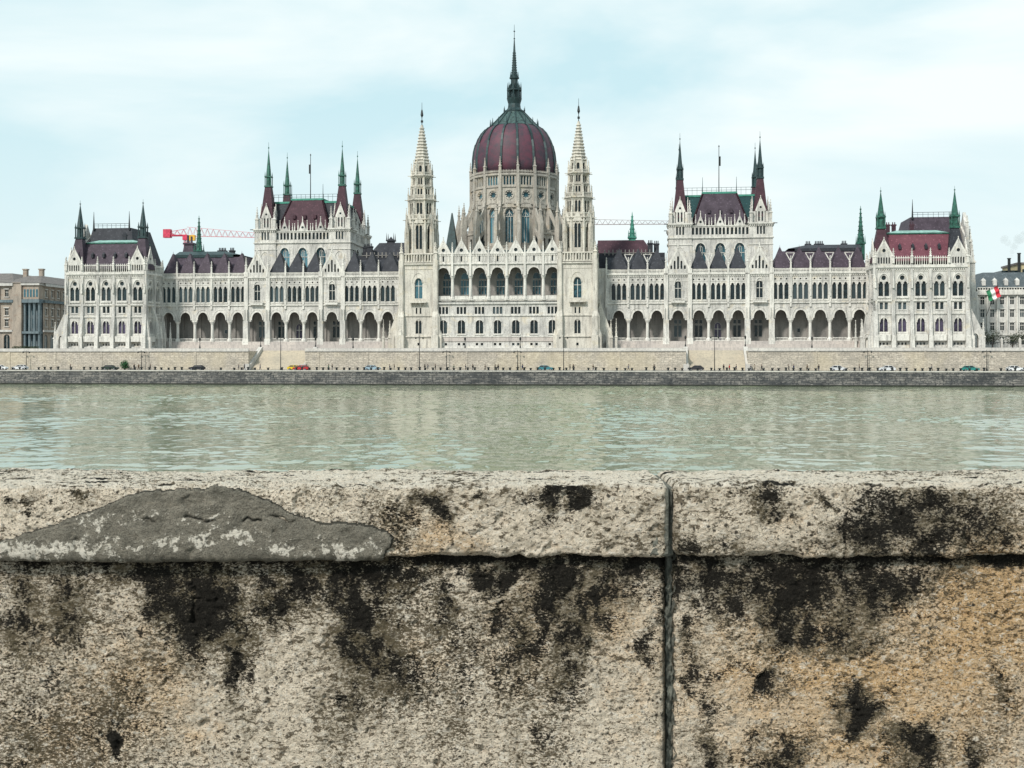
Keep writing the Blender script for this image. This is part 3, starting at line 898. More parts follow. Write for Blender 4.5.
def central_block():
    b = MB()
    b.frame(0, 2, 0)
    wins = []
    cs = [i * 5.4 for i in range(-3, 4)]
    H = 18.9
    quad = [rect(k * 1.05, .72, 0, 2.1) for k in (-1, 0, 1)]
    m_q = window_mesh('c_quad', quad, 'glass')
    pair = [lancet(-.58, 1.04, 0, 4.0, .5), lancet(.58, 1.04, 0, 4.0, .5)]
    m_p = window_mesh('c_pair', pair, 'glass')
    bas = [rect(-.75, .75, 0, .75), rect(.75, .75, 0, .75)]
    m_b = window_mesh('c_bas', bas, 'glass')
    for cx in cs:
        a0, a1 = cx - 2.7, cx + 2.7
        b.panel([(a0, 9.4), (a1, 9.4), (a1, 23.6), (a0, 23.6)],
                [[(p[0] + cx, p[1] + 20.3) for p in h] for h in quad] + [[(p[0] + cx, p[1] + 14.5) for p in h] for h in pair] + [[(p[0] + cx, p[1] + 11.0) for p in h] for h in bas], .5, 0, 0)
        for me, z in ((m_q, 20.3), (m_p, 14.5), (m_b, 11.0)): wins.append((0, me, cx, z, .42))
        b.ring(archline(cx, 2.3, 17.9, 18.7, 5), .2, -.18, .02, 1)
        b.box(cx - 1.4, cx + 1.4, -.25, .02, 14.1, 14.4, 1)
        b.box(cx - 1.6, cx + 1.6, -.12, .02, 20.0, 20.2, 1)
        # loggia arch
        aw = 4.05
        al = archline(cx, aw, 32.0, 34.3, 8)
        b.panel([(a0, 31.4), (cx - aw / 2, 31.4)] + al[::-1] + [(cx + aw / 2, 31.4), (a1, 31.4), (a1, 35.2), (a0, 35.2)], (), .9, 0, 0, back=True, sides=True)
        b.ring(al, .28, -.2, .02, 1)
        # attic with gablet
        b.panel([(a0, 35.2), (a1, 35.2), (a1, 38.2), (cx + 1.9, 38.2), (cx, 41.7), (cx - 1.9, 38.2), (a0, 38.2)],
                [lancet(cx, .5, 35.8, 37.6), circ(cx, 39.2, .55, 10)], .45, -.1, 0, back=True, sides=True)
        b.box(cx - .7, cx + .7, .36, .4, 35.5, 40.0, 2)
        b.bar((cx - 2.1, 0, 38.1), (cx, 0, 41.9), .28, .6, 1); b.bar((cx + 2.1, 0, 38.1), (cx, 0, 41.9), .28, .6, 1)
        pinnacle(b, cx, 0, 41.6, 1.6, .3, 1, False)
        corbels(b, a0 + .2, a1 - .2, 37.4, .5, .3, .5, 1)
        for k in (-1.6, -.8, .8, 1.6): b.box(cx + k - .14, cx + k + .14, -.2, 0, 35.8, 37.3, 1)
        b.box(cx - 2.0, cx + 2.0, 0.2, .35, 24.7, 25.7, 1)
    for x in [c - 2.7 for c in cs] + [cs[-1] + 2.7]:
        b.box(x - .32, x + .32, -.45, .05, 31.5, 38.4, 1)
        pinnacle(b, x, -.1, 38.4, 3.2, .42, 1)
    for z, h, p in ((13.5, .3, .35), (19.7, .28, .3), (23.3, .4, .5), (24.4, .22, .25), (35.0, .3, .4), (38.0, .25, .35), (10.2, .2, .3)):
        course(b, -H, H, z, h, p, 1)
    b.box(-H, H, -.5, 0, 9.4, 10.1, 3); b.box(-H, H, -.22, 0, 12.2, 13.5, 3)
    b.frame()
    b.box(-H, H, 2.55, 24, 9.4, 24.6, 0)         # body up to the loggia floor
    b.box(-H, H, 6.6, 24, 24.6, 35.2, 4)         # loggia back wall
    b.box(-H, H, 2.9, 24, 35.0, 37.6, 0)
    cb = b.build('central_block', ['white', 'trim', 'glass', 'pink', 'inner'], parliament, label='middle of the river front, seven tall loggia arches under seven gablets')
    b.frame(0, 2, 0)
    for (ph, me, x, z, d) in wins: place(b, 'window' if me is m_p else ('attic_window' if me is m_q else 'basement_window'), me, x, z, d, cb)
    lw = window_mesh('c_log', [rect(k * .85, .62, 0, 4.3) for k in (-1, 0, 1)] + [lancet(0, 2.2, 4.7, 6.6)], 'teal', [(-1.3, 2.4, 1.3, 2.4, .16)])
    b.frame(0, 6.6, 0)
    for cx in cs: place(b, 'loggia_window', lw, cx + .3, 26.2, -.07, cb)
    cm = MB()
    cm.lathe(0, 0, [(.72, 0), (.72, .5), (.5, .8), (.44, 6.0), (.66, 6.5), (.72, 6.75)], 10)
    o = cm.build('column', 'trim'); me_c = o.data; bpy.data.objects.remove(o)
    b.frame(0, 2, 0)
    for i in range(8): place(b, 'column', me_c, -18.9 + 5.4 * i if 0 < i < 7 else (-18.5 if i == 0 else 18.5), 24.65, .45, cb)
    # drum base hall and its roofs behind the gables
    h = MB()
    h.box(-20, 20, 24, 66, 9.4, 37.5, 0)
    h.box(-30, 30, 26, 62, 9.4, 34.0, 0)
    h.build('rear_hall', 'tan', cb)
    r = MB()
    r.frust((-18, 18, 5, 26), 37.4, (-16, 16, 12, 24), 40.0, 0)
    for sx in (-1, 1):
        r.frust((sx * 19 - 3, sx * 19 + 3, 30, 37), 34, (sx * 19 - .15, sx * 19 + .15, 33, 33.6), 54.0, 0)
    r.build('hall_roof', 'darkcopper', cb)
central_block()

def bell_tower(s):
    b = MB(s)
    cu, cv, h = 23.6, 6.7, 5.15
    wins = []
    arch = [lancet(0, 2.3, 0, 6.0, 1.4, 6)]
    m_a = window_mesh('bt_arch', arch, 'teal', [(0, 0, 0, 5.5, .14), (-1.1, 3.8, 1.1, 3.8, .12)])
    pair = [lancet(-.5, .82, 0, 3.9, .5), lancet(.5, .82, 0, 3.9, .5)]
    m_p = window_mesh('bt_pair', pair, 'glass')
    sm = [rect(-.6, .5, 0, 1.8), rect(.6, .5, 0, 1.8)]
    m_s = window_mesh('bt_sm', sm, 'glass')
    tl = [lancet(-.42, .58, 0, 6.6), lancet(.42, .58, 0, 6.6)]
    m_t = window_mesh('bt_tall', tl, 'glass')
    for ph in (0, PI / 2, -PI / 2):
        frm = (cu + h * math.sin(ph), cv - h * math.cos(ph), ph)
        b.frame(*frm)
        sh = lambda hs, z: [[(p[0], p[1] + z) for p in q] for q in hs]
        b.panel([(-h, 9.4), (h, 9.4), (h, 35.4), (-h, 35.4)], sh(arch, 24.9) + sh(pair, 14.5) + sh(sm, 20.4) + [rect(0, .7, 11.0, 11.8)], .6, 0, 0)
        wins += [(frm, m_a, 24.9, .5), (frm, m_p, 14.5, .45), (frm, m_s, 20.4, .45)]
        b.box(-.5, .5, .5, .55, 10.9, 11.9, 3)
        b.ring(archline(0, 2.7, 29.6, 31.3, 6), .3, -.25, .02, 1)
        b.ring(archline(0, 4.0, 29.6, 32.6, 6), .16, -.12, .02, 1)
        b.ring(archline(0, 2.2, 17.6, 18.9, 5), .18, -.15, .02, 1)
        for z, hh, p in ((13.5, .3, .35), (19.7, .28, .3), (35.0, .4, .45), (33.6, .15, .12)):
            course(b, -h, h, z, hh, p, 1)
        # balcony on brackets
        b.box(-2.4, 2.4, -1.3, 0, 23.6, 23.9, 1)
        for x in (-2, -.7, .7, 2): b.add([(x - .15, 0, 22.3), (x + .15, 0, 22.3), (x + .15, 0, 23.6), (x - .15, 0, 23.6), (x - .15, -1.2, 23.6), (x + .15, -1.2, 23.6)], [(0, 1, 2, 3), (0, 4, 5, 1), (3, 2, 5, 4), (0, 3, 4), (1, 5, 2)], 1)
        b.frame(frm[0] + 1.25 * math.sin(ph), frm[1] - 1.25 * math.cos(ph), ph); baluster_row(b, -2.3, 2.3, 23.9, 24.9, 0, .45, .12, .12, 1)
        b.frame(*frm)
        # corner buttresses
        for x in (-h, h):
            b.box(x - .75, x + .75, -.55, .6, 19.5, 36.2, 0)
            b.box(x - .85, x + .85, -1.3, .6, 14, 19.5, 0)
            b.frust((x - .85, x + .85, -1.3, .6), 19.5, (x - .7, x + .7, -.5, .6), 21.8, 1)
            b.box(x - 1.0, x + 1.0, -1.9, .6, 9.4, 14.0, 1)
            b.prism(x, -1.1, 14.0, 15.6, .9, .5, 8, None, 1)
            b.prism(x, -.9, 15.6, 18.0, .35, .25, 6, None, 1)     # statue
            pinnacle(b, x, -.05, 36.0, 5.6, .9, 1)
        baluster_row(b, -h + .6, h - .6, 35.6, 38.2, -.3, .85, .34, .4, 1)
        b.panel([(-h + .5, 35.6), (h - .5, 35.6), (h - .5, 38.4), (-h + .5, 38.4)], [lancet(k * 1.15, .6, 36.2, 37.9) for k in (-3, -2, -1, 0, 1, 2, 3)], .25, .1, 0, back=True, sides=True)
    b.frame()
    b.box(cu - h + .65, cu + h - .65, cv - h + .65, cv + h, 9.4, 38.0, 0)
    # raking buttress on the outer side
    b.frame(0, 5.0, 0)
    b.panel([(28.7, 9.4), (33.0, 9.4), (33.0, 13.6), (30.0, 21.0), (28.7, 24.0)], [lancet(30.9, 1.8, 9.9, 14.4)], 1.4, 0, 0, back=True, sides=True)
    b.bar((33.1, .7, 13.4), (29.0, .7, 24.4), .5, 1.5, 1)
    pinnacle(b, 33.2, .6, 9.4, 9.2, .95, 1); pinnacle(b, 30.0, .2, 19.5, 5.5, .7, 1)
    pinnacle(b, 34.8, -1.0, 9.4, 9.5, .7, 1)
    b.frame()
    # octagonal stages; R is across flats / 2
    def stage(z0, z1, ap, wn, mi=2, body=None):
        rr = ap / math.cos(PI / 8)
        for k in range(8):
            ph = k * PI / 4
            b.frame(cu + ap * math.sin(ph), cv - ap * math.cos(ph), ph)
            hw = ap * math.tan(PI / 8)
            b.panel([(-hw, z0), (hw, z0), (hw, z1), (-hw, z1)], wn, .4, 0, mi)
            if wn:
                xs = [p[0] for p in wn[0]]; zt = max(p[1] for p in wn[0])
        b.frame()
        b.prism(cu, cv, z0, z1 + .05, (ap - .38) / math.cos(PI / 8), None, 8, None, 3)
        for k in range(8):
            a = PI / 8 + k * PI / 4
            x, y = cu + rr * math.cos(a), cv + rr * math.sin(a)
            b.prism(x, y, z0, z1, .32, .26, 6, None, 1)
    stage(38.2, 48.3, 4.45, [lancet(-.52, .8, 39.7, 46.8), lancet(.52, .8, 39.7, 46.8)])
    for k in range(8):
        ph = k * PI / 4
        b.frame(cu + 4.45 * math.sin(ph), cv - 4.45 * math.cos(ph), ph)
        b.ring(archline(0, 2.4, 45.6, 47.7, 5), .2, -.2, .02, 1)
        b.slab([(-1.5, 47.4), (1.5, 47.4), (0, 50.6)], -.28, -.1, 1)
        b.box(-.06, .06, -.05, .05, 39.7, 46.6, 1)
    b.frame()
    for k in range(4):
        a = PI / 4 + k * PI / 2
        x, y = cu + 5.4 * math.cos(a), cv + 5.4 * math.sin(a)
        b.prism(x, y, 38, 44.6, .85, .75, 6, None, 2)
        b.prism(x, y, 44.4, 49.6, .8, .05, 6, None, 2)
        b.bar((x, y, 44.3), (cu + 4.2 * math.cos(a), cv + 4.2 * math.sin(a), 47.4), .5, .6, 0)
    oc = lambda z0, z1, ap, mi=2: b.prism(cu, cv, z0, z1, ap / math.cos(PI / 8), None, 8, None, mi)
    def gallery(z, ap, hgt=1.3):
        oc(z - .45, z, ap - .3); oc(z, z + .3, ap)
        for k in range(8):
            ph = k * PI / 4; a2 = ap - .25
            b.frame(cu + a2 * math.sin(ph), cv - a2 * math.cos(ph), ph)
            hw = a2 * math.tan(PI / 8)
            baluster_row(b, -hw, hw, z + .3, z + .3 + hgt, 0, .42, .14, .16, 1)
            b.frame()
            a = PI / 8 + k * PI / 4
            x, y = cu + a2 * 1.05 * math.cos(a), cv + a2 * 1.05 * math.sin(a)
            pinnacle(b, x, y, z + .2, 3.8, .42, 1, False)
            b.bar((x, y, z + .1), (x + 1.1 * math.cos(a), y + 1.1 * math.sin(a), z + .15), .16, .2, 1)  # gargoyle
    gallery(48.4, 4.75)
    stage(49.0, 54.2, 3.75, [lancet(-.48, .66, 50.2, 53.6), lancet(.48, .66, 50.2, 53.6)])
    gallery(54.4, 4.2)
    stage(55.0, 58.4, 3.1, [lancet(-.42, .55, 55.8, 57.9), lancet(.42, .55, 55.8, 57.9)])
    oc(58.4, 58.8, 3.3)
    for k in range(8):
        a = PI / 8 + k * PI / 4
        pinnacle(b, cu + 3.3 * math.cos(a), cv + 3.3 * math.sin(a), 55.5, 6.0, .45, 1, False)
    stage(58.8, 61.6, 2.75, [lancet(-.36, .5, 59.2, 61.1), lancet(.36, .5, 59.2, 61.1)])
    gallery(61.7, 3.3, .9)
    stage(62.2, 65.4, 2.3, [lancet(0, .8, 62.9, 64.9)])
    for k in range(8):
        a = PI / 8 + k * PI / 4
        pinnacle(b, cu + 2.6 * math.cos(a), cv + 2.6 * math.sin(a), 62.2, 4.6, .4, 1, False)
    bt = b.build('bell_tower', ['tan2', 'tan2', 'tan4', 'glass'] , parliament, label='slender %s lattice tower beside the loggia' % ('right' if s > 0 else 'left'))
    for (frm, me, z, d) in wins:
        b.frame(*frm); place(b, 'window', me, 0, z, d, bt)
    c = MB(s)
    c.prism(cu, cv, 65.2, 77.4, 2.35, .35, 8, None, 0)
    z = 65.8
    while z < 77:
        r = 2.35 - 2.0 * (z - 65.2) / 12.2
        c.prism(cu, cv, z, z + .32, r + .28, r + .18, 8, None, 1)
        z += .95
    c.build('stone_spire', ['tan4', 'tan2'], bt)
    f = MB(s)
    f.prism(cu, cv, 77.3, 84.2, .14, .05, 6, None, 0)
    f.prism(cu, cv, 78.2, 78.8, .38, .38, 8, None, 0); f.prism(cu, cv, 80.4, 82.0, .45, .2, 8, None, 0); f.prism(cu, cv, 79.6, 80.4, .1, .45, 8, None, 0)
    f.build('finial', 'iron', bt)
M['tan4'] = stone('grey_cream_limestone', (0.56, 0.53, 0.465), (0.43, 0.405, 0.36), (0.13, 0.125, 0.11), 0.75, (0.50, 0.42, 0.30))
M['tan2'] = stone('cream_grey_limestone', (0.68, 0.65, 0.58), (0.53, 0.505, 0.455), (0.20, 0.19, 0.175), 0.6, (0.58, 0.53, 0.42))
for s in (-1, 1): bell_tower(s)

def dome():
    b = MB()
    CU, CV = -0.1, 44.0
    N = 16
    Ra = 13.7
    tall = [lancet(0, 2.6, 0, 11.2, 1.7, 6)]
    m_t = window_mesh('d_tall', tall, 'teal', [(-.42, 0, -.42, 8.6, .12), (.42, 0, .42, 8.6, .12), (-1.2, 8.7, 1.2, 8.7, .3), (0, 8.7, 0, 10.9, .16), (-.9, 9.0, 0, 10.2, .18), (.9, 9.0, 0, 10.2, .18)])
    rose = [[((1.05 + .3 * math.cos(8 * a)) * math.cos(a), (1.05 + .3 * math.cos(8 * a)) * math.sin(a)) for a in [2 * PI * i / 48 for i in range(48)]]]
    m_r = window_mesh('d_rose', rose, 'teal')
    gl = [rect(k * .95, .62, 0, 2.9) for k in (-1.5, -.5, .5, 1.5)]
    m_g = window_mesh('d_gal', gl, 'teal')
    wins = []
    for k in range(N):
        ph = k * 2 * PI / N
        frm = (CU + Ra * math.sin(ph), CV - Ra * math.cos(ph), ph)
        b.frame(*frm)
        hw = Ra * math.tan(PI / N)
        b.panel([(-hw, 36), (hw, 36), (hw, 58.3), (-hw, 58.3)], [[(p[0], p[1] + 45.4) for p in tall[0]]], .7, 0, 0)
        b.panel([(-hw, 58.3), (hw, 58.3), (hw, 64.0), (-hw, 64.0)], [[(p[0], p[1] + 61.3) for p in rose[0]]], .6, -.2, 0)
        b.panel([(-hw, 64.0), (hw, 64.0), (hw, 67.9), (-hw, 67.9)], [[(p[0], p[1] + 64.5) for p in q] for q in gl], .5, -.35, 0)
        wins += [(frm, 'window', m_t, 45.4, .6), (frm, 'rose_window', m_r, 61.3, .3), (frm, 'gallery_window', m_g, 64.5, .1)]
        b.ring(archline(0, 3.1, 55.2, 57.3, 6), .3, -.35, .02, 0)
        b.ring([(p[0], p[1] + 61.3) for p in circ(0, 0, 1.42, 14)][::1] + [(1.42, 61.3)], -.22, -.38, -.2, 0)
        for z, h, p in ((58.1, .4, .5), (63.7, .25, .5), (67.7, .4, .75)):
            course(b, -hw - .12, hw + .12, z, h, p, 0)
        baluster_row(b, -hw, hw, 68.1, 69.0, -.7, .5, .16, .2, 0, pointed=True)
        b.slab([(-2.2, 57.0), (2.2, 57.0), (0, 60.0)], -.5, -.3, 0)
        if k: pass
    b.frame()
    b.prism(CU, CV, 36, 68.0, (Ra - .72) / math.cos(PI / N), None, N, None, 1)
    b.prism(CU, CV, 67.9, 68.05, (Ra + .6) / math.cos(PI / N), None, N, None, 0)
    Rv = Ra / math.cos(PI / N)
    for k in range(N):
        a = -PI / 2 + (k + .5) * 2 * PI / N
        c_, s_ = math.cos(a), math.sin(a)
        ph = a + PI / 2
        b.frame(CU, CV, ph)
        # b.frame with phi: local -y points outwards
        b.box(-.5, .5, -Rv - .75, -Rv + .4, 36, 68.3, 0)
        b.box(-.35, .35, -Rv - 1.1, -Rv, 46, 57.2, 0)
        b.frust((-.5, .5, -Rv - 1.3, -Rv), 57.2, (-.4, .4, -Rv - .7, -Rv), 59.4, 0)
        pinnacle(b, 0, -Rv - .45, 68.3, 5.6, .75, 0)
        # outer pier, flying buttress
        RP = 18.3
        b.box(-.55, .55, -RP - 1.0, -RP + .9, 33, 51.5, 0)
        b.frust((-.55, .55, -RP - 1.0, -RP + .9), 51.5, (-.4, .4, -RP - .4, -RP + .7), 54.2, 0)
        pinnacle(b, 0, -RP + .1, 53.0, 6.2, .8, 0)
        b.bar((0, -RP + .5, 50.8), (0, -Rv - .3, 57.4), .6, 1.1, 0)
        b.bar((0, -RP + .5, 46.0), (0, -Rv - .3, 50.2), .55, .9, 0)
    b.frame()
    # ambulatory between piers
    Rb = 16.8
    for k in range(N):
        ph = k * 2 * PI / N
        b.frame(CU + Rb * math.sin(ph), CV - Rb * math.cos(ph), ph)
        hw = Rb * math.tan(PI / N)
        zt = 43.0 if k in (0, 1, 15) else 48.6
        b.panel([(-hw, 33), (hw, 33), (hw, zt), (-hw, zt)], [lancet(-1.1, 1.0, 38.6, zt - 1.7), lancet(1.1, 1.0, 38.6, zt - 1.7)], .5, 0, 0)
        b.box(-hw + .4, hw - .4, .55, 2.6, 33, zt - .05, 2)
        b.box(-hw, hw, 0, 3.3, zt - .1, zt, 0)
        course(b, -hw, hw, zt - .4, .35, .3, 0)
        baluster_row(b, -hw, hw, zt, zt + 1.1, 0, .5, .16, .18, 0)
    b.frame()
    d = b.build('dome_drum', ['tan3', 'tan3', 'glass'], parliament, label='sixteen sided stone drum with rose windows and flying buttresses')
    for (frm, nm, me, z, dd) in wins:
        b.frame(*frm); place(b, nm, me, 0, z, dd, d)
    d.scale = (1, 1, .963); d.location = (0, 0, 7.6 * (1 - .963))
    # dome shell
    prof = [(13.55, 65.8), (13.6, 69.8), (13.5, 72.4), (13.2, 74.8), (12.6, 77.1), (11.8, 79.1), (10.75, 80.8), (9.5, 82.1), (8.0, 83.0)]
    sh = MB(); sh.lathe(CU, CV, prof, 48)
    dm = sh.build('dome', 'domered', parliament, smooth=True, label='ribbed wine red dome shell')
    for k in range(N):
        a = -PI / 2 + (k + .5) * 2 * PI / N
        rb = MB()
        for i in range(len(prof) - 1):
            (r0, z0), (r1, z1) = prof[i], prof[i + 1]
            rb.bar(((CU + (r0 + .1) * math.cos(a)), CV + (r0 + .1) * math.sin(a), z0), (CU + (r1 + .1) * math.cos(a), CV + (r1 + .1) * math.sin(a), z1 + .1), .66, .45, 0)
        rb.build('rib', 'darkcopper', dm)
    c = MB()
    c.lathe(CU, CV, [(8.1, 82.5), (8.25, 83.1), (7.7, 83.5), (6.4, 84.9), (5.0, 86.3), (3.7, 87.5), (3.3, 88.2)], 16, None, 0)
    c.lathe(CU, CV, [(3.6, 88.0), (3.6, 88.4), (2.7, 88.8), (2.15, 89.5), (2.0, 90.8), (2.4, 92.2), (2.5, 92.7)], 16, None, 1)
    for k in range(16):
        a = (k + .5) * 2 * PI / 16
        c.bar((CU + 7.8 * math.cos(a), CV + 7.8 * math.sin(a), 83.3), (CU + 3.6 * math.cos(a), CV + 3.6 * math.sin(a), 87.7), .4, .5, 1)
        c.prism(CU + 7.9 * math.cos(a), CV + 7.9 * math.sin(a), 83.0, 85.6, .3, .05, 6, None, 1)
        if k % 2: c.prism(CU + 3.6 * math.cos(a), CV + 3.6 * math.sin(a), 88.3, 89.9, .2, .03, 6, None, 1)
    c.build('copper_cap', ['capcopper', 'darkcopper'], dm)
    l = MB()
    l.prism(CU, CV, 92.5, 100.4, 1.35, 1.15, 8, None, 0)
    for k in range(8):
        a = k * PI / 4
        x, y = CU + 2.2 * math.cos(a), CV + 2.2 * math.sin(a)
        l.prism(x, y, 92.4, 95.6, .25, .22, 6, None, 0)
        l.prism(x, y, 95.6, 98.0, .28, .03, 6, None, 0)
        l.bar((x, y, 95.6), (CU + 1.1 * math.cos(a), CV + 1.1 * math.sin(a), 97.6), .22, .3, 0)
        x, y = CU + 1.3 * math.cos(a), CV + 1.3 * math.sin(a)
        l.prism(x, y, 99.4, 101.6, .2, .03, 6, None, 0)
    l.prism(CU, CV, 95.2, 95.5, 2.45, 2.45, 16, None, 0)
    l.prism(CU, CV, 99.2, 99.6, 1.6, 1.6, 16, None, 0)
    l.build('lantern', 'darkcopper', dm)
    sp_ = MB()
    sp_.prism(CU, CV, 99.6, 112.0, .95, .16, 8, None, 0)
    z = 100.3
    while z < 108:
        r = .95 - .79 * (z - 99.6) / 12.4
        for k in range(8):
            a = k * PI / 4
            sp_.box(CU + r * math.cos(a) - .12, CU + r * math.cos(a) + .12, CV + r * math.sin(a) - .12, CV + r * math.sin(a) + .12, z, z + .3, 0)
        z += .8
    sp_.prism(CU, CV, 112.0, 117.0, .12, .05, 6, None, 0)
    for z in (109.6, 112.4, 114.8): sp_.lathe(CU, CV, [(.05, z - .3), (.34, z), (.05, z + .3)], 8, None, 0)
    sp_.build('dome_spire', 'darkcopper', dm)
M['tan3'] = stone('grey_brown_limestone', (0.50, 0.47, 0.415), (0.385, 0.36, 0.325), (0.14, 0.13, 0.12), 0.6, (0.43, 0.36, 0.26))
def domered():
    m, t, b = newmat('wine_red_slates')
    v = coords(t)
    n = noise(t, v, 0.35, 4, 0.6, 0.5)
    base = mixc(t, ramp(t, n, [(0.38, g3(0)), (0.62, g3(1))]), (0.045, 0.027, 0.043), (0.100, 0.028, 0.050))
    vo = noise(t, v, 2.2, 2, 0.5)
    base = mixc(t, ramp(t, vo, [(0.5, g3(0)), (0.7, g3(0.4))]), base, (0.05, 0.035, 0.045))
    t.links.new(base, b.inputs['Base Color'])
    b.inputs['Roughness'].default_value = 0.62
    bump(t, b, vo, 0.25, 0.1)
    return m
M['domered'] = domered()
dome()

# ------------------------------------------------------------------ far bank: ground, quay, walls, stairs
def masonry(name, c1, c2, mortar, bw, bh, dirt, dirt_amt, bumpd=0.08, extra=None):
    m, t, b = newmat(name)
    v = coords(t)
    sx = nn(t, 'ShaderNodeSeparateXYZ'); t.links.new(v, sx.inputs[0])
    cx = nn(t, 'ShaderNodeCombineXYZ')
    t.links.new(sx.outputs[0], cx.inputs[0]); t.links.new(sx.outputs[2], cx.inputs[1])
    # wobble the joints
    nv = nn(t, 'ShaderNodeTexNoise', Scale=0.9, Detail=2.0); t.links.new(v, nv.inputs['Vector'])
    va = nn(t, 'ShaderNodeVectorMath', operation='MULTIPLY_ADD')
    t.links.new(nv.outputs['Color'], va.inputs[0]); va.inputs[1].default_value = (1.3, 0.7, 0); t.links.new(cx.outputs[0], va.inputs[2])
    br = nn(t, 'ShaderNodeTexBrick', Scale=1.0)
    br.inputs['Color1'].default_value = (*c1, 1); br.inputs['Color2'].default_value = (*c2, 1); br.inputs['Mortar'].default_value = (*mortar, 1)
    br.inputs['Brick Width'].default_value = bw; br.inputs['Row Height'].default_value = bh; br.inputs['Mortar Size'].default_value = 0.07
    br.offset = 0.5; br.inputs['Bias'].default_value = 0.0
    t.links.new(va.outputs[0], br.inputs['Vector'])
    base = br.outputs['Color']
    n1 = noise(t, coords(t, (0.5, 0.5, 1.0)), 0.22, 5, 0.7)
    base = mixc(t, ramp(t, n1, [(0.45, g3(0)), (0.65, g3(dirt_amt))]), base, dirt)
    n2 = noise(t, coords(t, (1, 1, 0.5)), 1.6, 5, 0.75)
    base = mixc(t, ramp(t, n2, [(0.5, g3(0)), (0.62, g3(dirt_amt))]), base, dirt)
    n5 = noise(t, coords(t, (0.6, 0.6, 1.5)), 1.1, 4, 0.8)
    base = mixc(t, ramp(t, n5, [(0.56, g3(0)), (0.68, g3(0.55))]), base, tuple(x * 2.0 if x < .3 else min(.8, x * 1.3) for x in c1))
    if extra:
        n3 = noise(t, coords(t, (0.6, 0.6, 0.6)), 0.12, 3, 0.6)
        base = mixc(t, ramp(t, n3, [(0.50, g3(0)), (0.66, g3(0.45))]), base, extra)
    n4 = noise(t, v, 0.9, 2, 0.9)
    base = mixc(t, 0.35, base, ramp(t, n4, [(0.3, g3(0.25)), (0.7, g3(0.8))]), 'OVERLAY')
    t.links.new(base, b.inputs['Base Color'])
    b.inputs['Roughness'].default_value = 0.85
    bump(t, b, br.outputs['Fac'], -0.6, bumpd)
    return m
M['quaywall'] = masonry('quay_masonry', (0.20, 0.19, 0.175), (0.085, 0.088, 0.088), (0.03, 0.033, 0.036), 1.9, 0.6, (0.02, 0.024, 0.028), 0.85, 0.12)
M['retain'] = masonry('retaining_masonry', (0.60, 0.54, 0.45), (0.47, 0.425, 0.36), (0.30, 0.27, 0.23), 1.25, 0.46, (0.26, 0.24, 0.205), 0.55, 0.08, (0.58, 0.50, 0.35))
M['coping'] = stone('quay_coping', (0.60, 0.58, 0.54), (0.50, 0.48, 0.45), (0.25, 0.25, 0.25), 0.5)
M['steps'] = stone('stair_stone', (0.56, 0.50, 0.40), (0.46, 0.42, 0.35), (0.27, 0.25, 0.22), 0.5)
M['asphalt'] = plain('asphalt', (0.055, 0.055, 0.055), 0.9, 0, 0.25, 0.6, 0.2)
M['paving'] = plain('paving', (0.22, 0.21, 0.19), 0.9, 0, 0.2, 0.3, 0.2)

g = MB()
g.add([(-3000, .9, 9.35), (3000, .9, 9.35), (3000, 4500, 9.35), (-3000, 4500, 9.35)], [(0, 1, 2, 3)])
for a, c in ((-3000, -71.8), (-54.8, 54.8), (71.8, 3000)): g.add([(a, -9.6, 9.35), (c, -9.6, 9.35), (c, .9, 9.35), (a, .9, 9.35)], [(0, 1, 2, 3)])
tag(far(g.build('ground', 'paving')), kind='structure')
g = MB()
g.add([(-600, -31.6, 3.85), (600, -31.6, 3.85), (600, -9.0, 3.85), (-600, -9.0, 3.85)], [(0, 1, 2, 3)])
tag(far(g.build('quay_road', 'asphalt')), kind='structure')
g = MB()
for k in range(60):
    g.box(-240 + k * 8, -240 + k * 8 + 3, -21.05, -20.9, 3.853, 3.857)
M['paint'] = plain('road_paint', (0.7, 0.7, 0.68), 0.7, 0, 0.15, 2)
tag(far(g.build('road_marking', 'paint')), kind='structure')
# quay wall to the river with a light kerb
g = MB()
g.add([(-600, -33.0, -1.5), (600, -33.0, -1.5), (600, -32.2, 3.7), (-600, -32.2, 3.7)], [(0, 1, 2, 3)], 0)
g.box(-600, 600, -32.2, -30.9, 3.2, 3.7, 0)
g.box(-600, 600, -33.6, -32.9, -1.5, .42, 1)
M['algae'] = plain('wet_algae', (0.02, 0.024, 0.018), 0.7, 0, .5, .6)
tag(far(g.build('quay_wall', ['quaywall', 'algae'])), 'long dark blue-grey river wall of rough blocks along the far bank', 'river wall')
g = MB()
g.box(-600, 600, -32.35, -31.2, 3.7, 4.0, 0)
tag(far(g.build('quay_kerb', ['coping'])), kind='structure')

